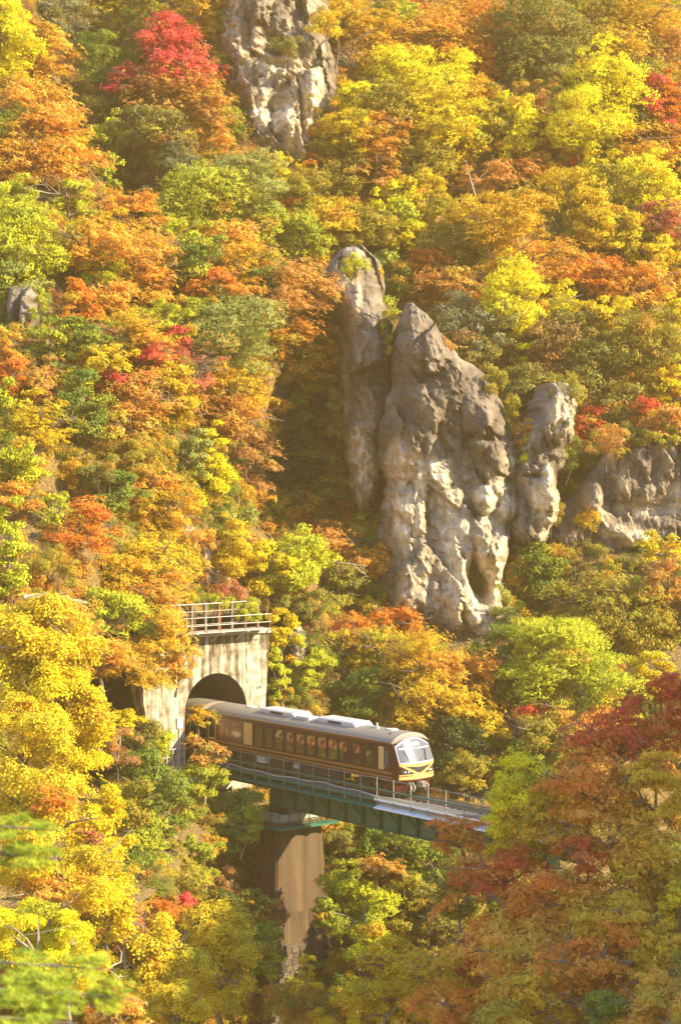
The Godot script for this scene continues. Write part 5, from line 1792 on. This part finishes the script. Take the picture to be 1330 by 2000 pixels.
	plant("M", "orange", 900, 30, 62, 36, "orange maple at the top edge before a red tree")
	plant("M", "flame", 965, 28, 46, 32, "flame-red tree at the top edge, beside the tall olive tree")
	plant("M", "amber", 870, 110, 66, 32, "amber maple just over the yellow stand")
	plant("R", "bright", 765, 140, 52, 46, "bright yellow tree, first of the yellow stand past the crag")
	plant("R", "bright", 850, 165, 72, 52, "big bright yellow tree crowning the yellow stand")
	plant("R", "yellow", 845, 230, 82, 56, "yellow tree at the heart of the yellow stand")
	plant("R", "bright", 890, 260, 52, 46, "bright yellow tree low in the yellow stand")
	plant("R", "bright", 690, 190, 36, 26, "lemon-bright spray pointing at the crag")
	plant("R", "olive", 750, 200, 46, 42, "olive-gold tree within the yellow stand")
	plant("R", "yellow", 690, 255, 46, 42, "yellow tree next to the crag's bright flank")
	plant("M", "orange", 755, 265, 50, 32, "orange maple set in the yellow stand")
	plant("M", "pink", 880, 180, 28, 22, "rosy tuft in the crown of the yellow stand")
	plant("M", "flame", 940, 130, 36, 46, "flame tree between yellow stand and tall olive tree")
	plant("R", "amber", 925, 195, 50, 46, "amber-gold tree below the flame tree")
	plant("R", "olive", 660, 330, 52, 50, "olive-amber bush below the crag's flank")
	plant("M", "rust", 735, 325, 60, 28, "rusty dark maple under the yellow stand")
	plant("R", "olive", 825, 315, 62, 42, "olive-gold tree under the yellow stand")
	plant("R", "bright", 775, 380, 46, 26, "bright yellow flat tree over the spire's shoulder")
	plant("R", "bright", 790, 455, 36, 24, "lemon-bright low tree beside pale twigs")
	plant("R", "golden", 835, 385, 42, 46, "golden tree with bare twigs beside lemon-bright tree")
	plant("R", "lemon", 775, 425, 46, 26, "lemon tree between the two bright yellow ones")
	plant("R", "golden", 640, 425, 46, 36, "golden bush on the brow over the stone spire")
	plant("R", "olive", 710, 440, 56, 36, "olive-gold bush just above the stone spire")
	plant("R", "olive", 600, 380, 46, 36, "dull olive bush under the grey crag")
	plant("R", "moss", 1050, 75, 86, 72, "tall olive-green tree with pale trunk at the top")
	plant("R", "olive", 1150, 35, 66, 42, "olive tree at the top edge behind the tall one")
	plant("R", "moss", 1110, 130, 62, 42, "olive lower crown over the big yellow tree")
	plant("M", "amber", 1260, 40, 82, 42, "amber tree in the far top corner")
	plant("M", "amber", 1210, 95, 72, 36, "amber maple beneath the far top corner tree")
	plant("M", "rust", 1305, 105, 36, 42, "rust tree at the frame edge under the far corner")
	plant("R", "olive", 1240, 140, 46, 32, "olive bush between amber maple and red tree")
	plant("R", "bright", 1190, 165, 62, 66, "big bright yellow tree, upper crown, high on the far slope")
	plant("R", "bright", 1140, 240, 72, 52, "big bright yellow tree, middle crown, high on the far slope")
	plant("R", "bright", 1155, 305, 46, 36, "bright yellow lower boughs beneath the big yellow tree")
	plant("R", "bright", 1010, 245, 46, 52, "bright yellow tree beside a rust-orange gap")
	plant("R", "olive", 960, 230, 40, 56, "olive-grey tree between two yellow stands")
	plant("M", "rust", 1060, 235, 36, 46, "rust-orange maple between the yellow trees")
	plant("M", "crimson", 1100, 300, 26, 22, "crimson tuft under the big yellow tree")
	plant("M", "rust", 1015, 330, 46, 32, "rust-red thicket below the bright yellow tree")
	plant("M", "amber", 1060, 330, 46, 26, "amber thicket under the rust-orange maple")
	plant("M", "crimson", 1265, 185, 42, 46, "crimson maple at the far slope edge")
	plant("M", "flame", 1310, 190, 30, 42, "flame maple at the frame edge by the crimson one")
	plant("R", "dark", 1225, 230, 36, 36, "dark shaded bush beside the big yellow tree")
	plant("M", "orange", 1270, 275, 76, 32, "orange maple shelf under the crimson maple")
	plant("M", "amber", 1235, 320, 56, 36, "amber maple under the orange shelf")
	plant("R", "bright", 1265, 365, 56, 52, "bright yellow tree with a pointed top, far slope edge")
	plant("M", "pink", 1290, 430, 52, 36, "rosy red maple beneath the pointed yellow tree")
	plant("R", "olive", 1180, 380, 46, 52, "thin olive tree with grey trunks on the far slope")
	plant("R", "golden", 1110, 385, 56, 42, "golden tree with thin grey trunks on the far slope")
	plant("R", "yellow", 1220, 445, 46, 32, "yellow tree under the thin olive tree")
	plant("R", "golden", 1160, 440, 52, 36, "golden-brown scrub tree in the far slope middle")
	plant("M", "rust", 950, 360, 52, 36, "rusty thicket around the pale forked snag")
	plant("R", "yellow", 900, 425, 32, 30, "yellow sapling under the pale forked snag")
	plant("R", "amber", 980, 430, 82, 46, "amber tree above the twin yellow trees")
	plant("R", "olive", 880, 470, 52, 32, "dull olive scrub over the rust-red maple")
	plant("M", "orange", 1040, 510, 92, 36, "orange maple band behind the twin yellow trees")
	plant("M", "flame", 1170, 535, 82, 28, "flame-orange flat maple on the far slope")
	plant("M", "orange", 1250, 555, 66, 36, "orange maple next to the flame-orange flat one")
	plant("R", "yellow", 1270, 500, 46, 36, "yellow tree over the orange maple, far slope")
	plant("M", "flame", 835, 520, 52, 32, "rust-red maple above the grey-green bush, upper tier")
	plant("M", "rust", 880, 560, 66, 36, "rust-red maple above the grey-green bush, lower tier")
	plant("R", "green", 755, 545, 36, 46, "green tree between the stone spire and the rust-red maple")
	plant("R", "lime", 745, 600, 30, 26, "lime bush in the cleft between spire and broad cliff")
	plant("R", "bright", 980, 510, 40, 36, "upper of the twin yellow trees over the cliff")
	plant("R", "bright", 1000, 580, 66, 50, "larger of the twin yellow trees over the cliff")
	plant("R", "bright", 1035, 655, 32, 36, "yellow tail of leaves dropping to the cliff top")
	plant("R", "bright", 1095, 585, 42, 26, "flat bright yellow bough beside the twin yellow trees")
	plant("R", "grey", 920, 640, 72, 46, "grey-green rounded bush on top of the broad cliff")
	plant("R", "moss", 910, 695, 60, 32, "mossy bush rimming the broad cliff")
	plant("R", "brown", 1085, 670, 46, 50, "brown half-leaved tree beside the yellow tail")
	plant("R", "moss", 1130, 650, 46, 46, "moss-green tree on the slope over the pale crag")
	plant("R", "yellow", 1180, 615, 46, 32, "yellow bush among brown trees, far slope")
	plant("M", "pink", 1195, 690, 40, 20, "rosy twig spray over the moss-green thicket")
	plant("R", "moss", 1160, 740, 66, 46, "moss-green thicket above the pale crag's shadow")
	plant("R", "olive", 1250, 670, 66, 50, "olive-amber tree on the far slope edge")
	plant("R", "yellow", 1310, 615, 32, 32, "yellow tree at the frame edge, far slope")
	plant("R", "yellow", 1300, 755, 36, 30, "yellow bush at the frame edge over the red maple")
	plant("M", "red", 1272, 815, 42, 40, "red-rust maple on the long low cliff")
	plant("R", "moss", 1020, 755, 46, 42, "mossy bush between broad cliff and pale crag")
	plant("R", "olive", 1095, 760, 46, 32, "olive bush topping the pale crag")
	plant("M", "orange", 1030, 850, 28, 34, "orange sprays in the cleft beside the pale crag", 149.0)
	plant("S", "bright", 1030, 895, 16, 12, "tiny yellow plant in the cleft by the pale crag", 148.0)
	plant("M", "red", 1155, 830, 36, 36, "red thicket hanging behind the pale crag")
	plant("S", "moss", 1150, 885, 46, 32, "mossy hanging scrub on the long low cliff")
	plant("R", "moss", 1210, 800, 46, 36, "dull green bush at the head of the long low cliff")
	# plants that break the edges of the rocks
	plant("S", "olive", 420, 50, 20, 36, "olive scrub hugging the shaded edge of the grey crag", 177.0)
	plant("S", "amber", 640, 250, 26, 40, "amber scrub along the sunny flank of the grey crag", 176.0)
	plant("S", "moss", 560, 90, 26, 14, "mossy tuft on a ledge of the grey crag, over its ochre hollow", 175.0)
	plant("S", "golden", 640, 45, 30, 24, "golden scrub on the shoulder of the grey crag", 176.0)
	plant("S", "olive", 620, 330, 22, 40, "olive scrub at the tail of the grey crag", 176.0)
	plant("S", "lemon", 690, 520, 26, 16, "lemon tuft sitting on the stone spire's tip", 151.0)
	plant("S", "olive", 755, 640, 14, 44, "olive creeper down the cleft beside the broad cliff", 150.5)
	plant("S", "amber", 728, 535, 20, 22, "amber tuft behind the tip of the stone spire", 154.0)
	plant("S", "moss", 655, 800, 20, 50, "mossy creeper at the dark edge of the stone spire", 154.0)
	plant("S", "rust", 870, 680, 26, 18, "rusty tuft at the top rim of the broad cliff", 147.5)
	plant("S", "olive", 965, 745, 26, 20, "olive tuft on the sloping shoulder of the broad cliff", 147.0)
	plant("S", "olive", 1000, 800, 18, 30, "olive creeper in the notch between broad cliff and pale crag", 148.0)
	plant("S", "lime", 925, 1165, 16, 26, "lime creeper inside the undercut of the cream pillars", 149.5)
	plant("S", "moss", 1105, 770, 26, 18, "mossy tuft crowning the pale crag", 147.0)
	plant("S", "green", 1110, 880, 22, 30, "green creeper in the shade beside the pale crag", 150.0)
	plant("S", "rust", 1190, 860, 36, 26, "rusty creeper hanging over the long low cliff", 150.0)
	plant("S", "olive", 1290, 850, 46, 20, "olive fringe along the top of the long low cliff", 150.5)
	plant("S", "amber", 1150, 1010, 22, 18, "amber tuft on the brown face of the long low cliff", 150.0)
	plant("S", "moss", 1170, 1090, 60, 24, "mossy scrub at the foot of the long low cliff", 149.0)
	plant("S", "golden", 720, 1190, 36, 18, "golden scrub against the dark foot of the broad cliff", 146.5)
	plant("S", "olive", 345, 1120, 24, 30, "olive creeper over the cream rock scar", 136.0)
	plant("S", "orange", 395, 1055, 28, 18, "orange tuft on the cream rock scar", 136.0)
	plant("S", "moss", 20, 735, 36, 20, "mossy tuft at the foot of the split brown rock", 137.0)
	plant("S", "lime", 85, 610, 20, 40, "lime creeper on the sunny edge of the split rock", 138.0)
	plant("R", "rust", 1305, 835, 50, 26, "rusty bush on the brink of the long low cliff, at the frame edge", 151.0)
	plant("R", "moss", 1235, 858, 40, 24, "mossy bush on the brink of the long low cliff, beside the red-rust maple", 151.5)
	plant("S", "olive", 1080, 1000, 20, 24, "olive creeper under the overhang of the pale crag", 150.0)


# low growth, saplings and creepers between the trees: one mass that nobody could count
func undergrowth() -> void:
	var rg := RandomNumberGenerator.new()
	rg.seed = 99
	var kinds := ["olive", "moss", "rust", "amber", "green", "brown", "orange", "lime", "tan", "dark"]
	var buf := PackedFloat32Array()
	var total := 0
	for k in 5900:
		var x := rg.randf_range(-40.0, 46.0)
		var y := rg.randf_range(-19.0, 72.0)
		if k > 4000:
			x = rg.randf_range(-34.0, 4.0)
			y = rg.randf_range(-16.0, 32.0 if k > 4800 else 6.0)
		var z := hill(x, y)
		# only where the slope can be seen past its own folds
		var p := Vector3(x, y, z)
		if absf(x) > -z * 0.2 + 3.0: continue
		if y < 9.5 and y > -1.0 and x > -17.0 and x < -3.5 and z < -122.0: continue
		var q := nz.get_noise_2d(x * 2.2 + 200.0, y * 2.2) * 6.0 + nz2.get_noise_2d(x, y) * 3.0
		var kind: String = kinds[posmod(int(floor(q + 4.0)) + (rg.randi() % 3), kinds.size())]
		var cols: Array = LEAF[kind]
		var size := 0.26 * clampf(-z / 145.0, 0.5, 1.15)
		var r := Vector3(rg.randf_range(0.7, 1.7), rg.randf_range(0.5, 1.2), 0.9) * clampf(-z / 130.0, 0.6, 1.2)
		var one := crown_points("round", r, size, cols[0] * 0.9, cols[1] * 0.9, rg, 0.45)
		for j in range(0, one.size(), 16):
			one[j + 3] += x
			one[j + 7] += y
			one[j + 11] += z + 0.45
		buf.append_array(one)
		total += 1
	var o := scatter("undergrowth", spray.fine, buf, null)
	tag(o, "", "", "", "stuff")
	buf = PackedFloat32Array()
	for k in 600:
		var x := rg.randf_range(0.0, 24.0)
		var z := rg.randf_range(-103.0, -66.0)
		var cols: Array = LEAF[["olive", "rust", "brown", "moss", "amber"][rg.randi() % 5]]
		var one := crown_points("round", Vector3(1.1, 0.8, 0.9), 0.26, cols[0], cols[1], rg, 0.6)
		var y := bank(x, z)
		for j in range(0, one.size(), 16):
			one[j + 3] += x
			one[j + 7] += y + 0.3
			one[j + 11] += z
		buf.append_array(one)
	o = scatter("bank_undergrowth", spray.fine, buf, null)
	tag(o, "", "", "", "stuff")

func branch(label: String, pts: Array, rads: Array, m: Material, twigs: Array) -> void:
	var g := Geo.new()
	for j in rads.size(): rads[j] *= 0.7
	g.tube(pts, rads, 7)
	var o := put("bare_branch", g.mesh(), m)
	tag(o, label, "branch")
	for t in twigs:
		g = Geo.new()
		g.tube(t, [rads[0] * 0.5, rads[0] * 0.35, rads[0] * 0.1].slice(0, t.size()) if t.size() < 4 else [rads[0] * 0.5, rads[0] * 0.4, rads[0] * 0.25, rads[0] * 0.1], 5)
		put("twig", g.mesh(), m, o)

func branches() -> void:
	branch("white dead branch forked like antlers over a dark gap", [at(150, 1888, 80), at(205, 1893, 80.5), at(238, 1878, 81)], [0.09, 0.08, 0.04], M.dead_wood, [[at(212, 1893, 80.6), at(232, 1908, 80.6), at(250, 1906, 81)], [at(236, 1880, 81), at(238, 1860, 81.2), at(230, 1848, 81.3)], [at(232, 1908, 80.6), at(236, 1925, 80.6)]])
	branch("pale dead limb slanting up through golden leaves", [at(92, 1800, 78), at(118, 1778, 78.4), at(155, 1748, 79)], [0.1, 0.09, 0.06], M.dead_wood, [[at(118, 1778, 78.4), at(112, 1760, 78.6)]])
	branch("grey fallen trunk lying along the slope among maples", [at(45, 1166, 112.5), at(90, 1163, 113.5), at(130, 1170, 114.5), at(170, 1178, 115.5)], [0.22, 0.27, 0.22, 0.14], M.pale_bark, [[at(90, 1163, 113.5), at(120, 1160, 113.4), at(150, 1150, 113.4)]])
	branch("thin grey limb reaching across orange leaves near the top", [at(0, 358, 150), at(50, 368, 151), at(100, 378, 152)], [0.14, 0.11, 0.05], M.pale_bark, [[at(50, 368, 151), at(75, 360, 151), at(95, 362, 151)]])
	branch("leafless twigs arching beside the lime tree under the bridge", [at(370, 1570, 120), at(395, 1600, 120), at(425, 1605, 120.5), at(440, 1630, 120.5)], [0.05, 0.04, 0.03, 0.015], M.dead_wood, [[at(395, 1600, 120), at(415, 1630, 120), at(428, 1650, 120)], [at(410, 1602, 120), at(430, 1622, 120.4), at(420, 1650, 120.4)], [at(380, 1585, 120), at(372, 1610, 120)]])
	branch("bowed bare bough under the orange spray beside the broad cliff", [at(600, 1105, 144), at(640, 1096, 143), at(690, 1102, 142), at(720, 1128, 141.5)], [0.1, 0.08, 0.06, 0.02], M.dead_wood, [[at(690, 1102, 142), at(715, 1106, 142)]])
	branch("pale forked snag standing among yellow trees", [at(928, 382, 172), at(917, 345, 172), at(908, 312, 172)], [0.11, 0.08, 0.03], M.dead_wood, [[at(922, 362, 172), at(950, 335, 172), at(965, 300, 172)]])
	branch("twisted grey limb leaning off the top crag", [at(655, 135, 179), at(662, 100, 178.5), at(690, 80, 178)], [0.2, 0.15, 0.06], M.bark, [[at(662, 100, 178.5), at(660, 70, 178.5)], [at(690, 80, 178), at(735, 55, 178)]])
	branch("low pale bough stretched under the rust maple over the gully", [at(485, 825, 141), at(520, 815, 140.5), at(555, 822, 140)], [0.06, 0.05, 0.02], M.dead_wood, [[at(520, 815, 140.5), at(530, 800, 140), at(545, 795, 140)]])
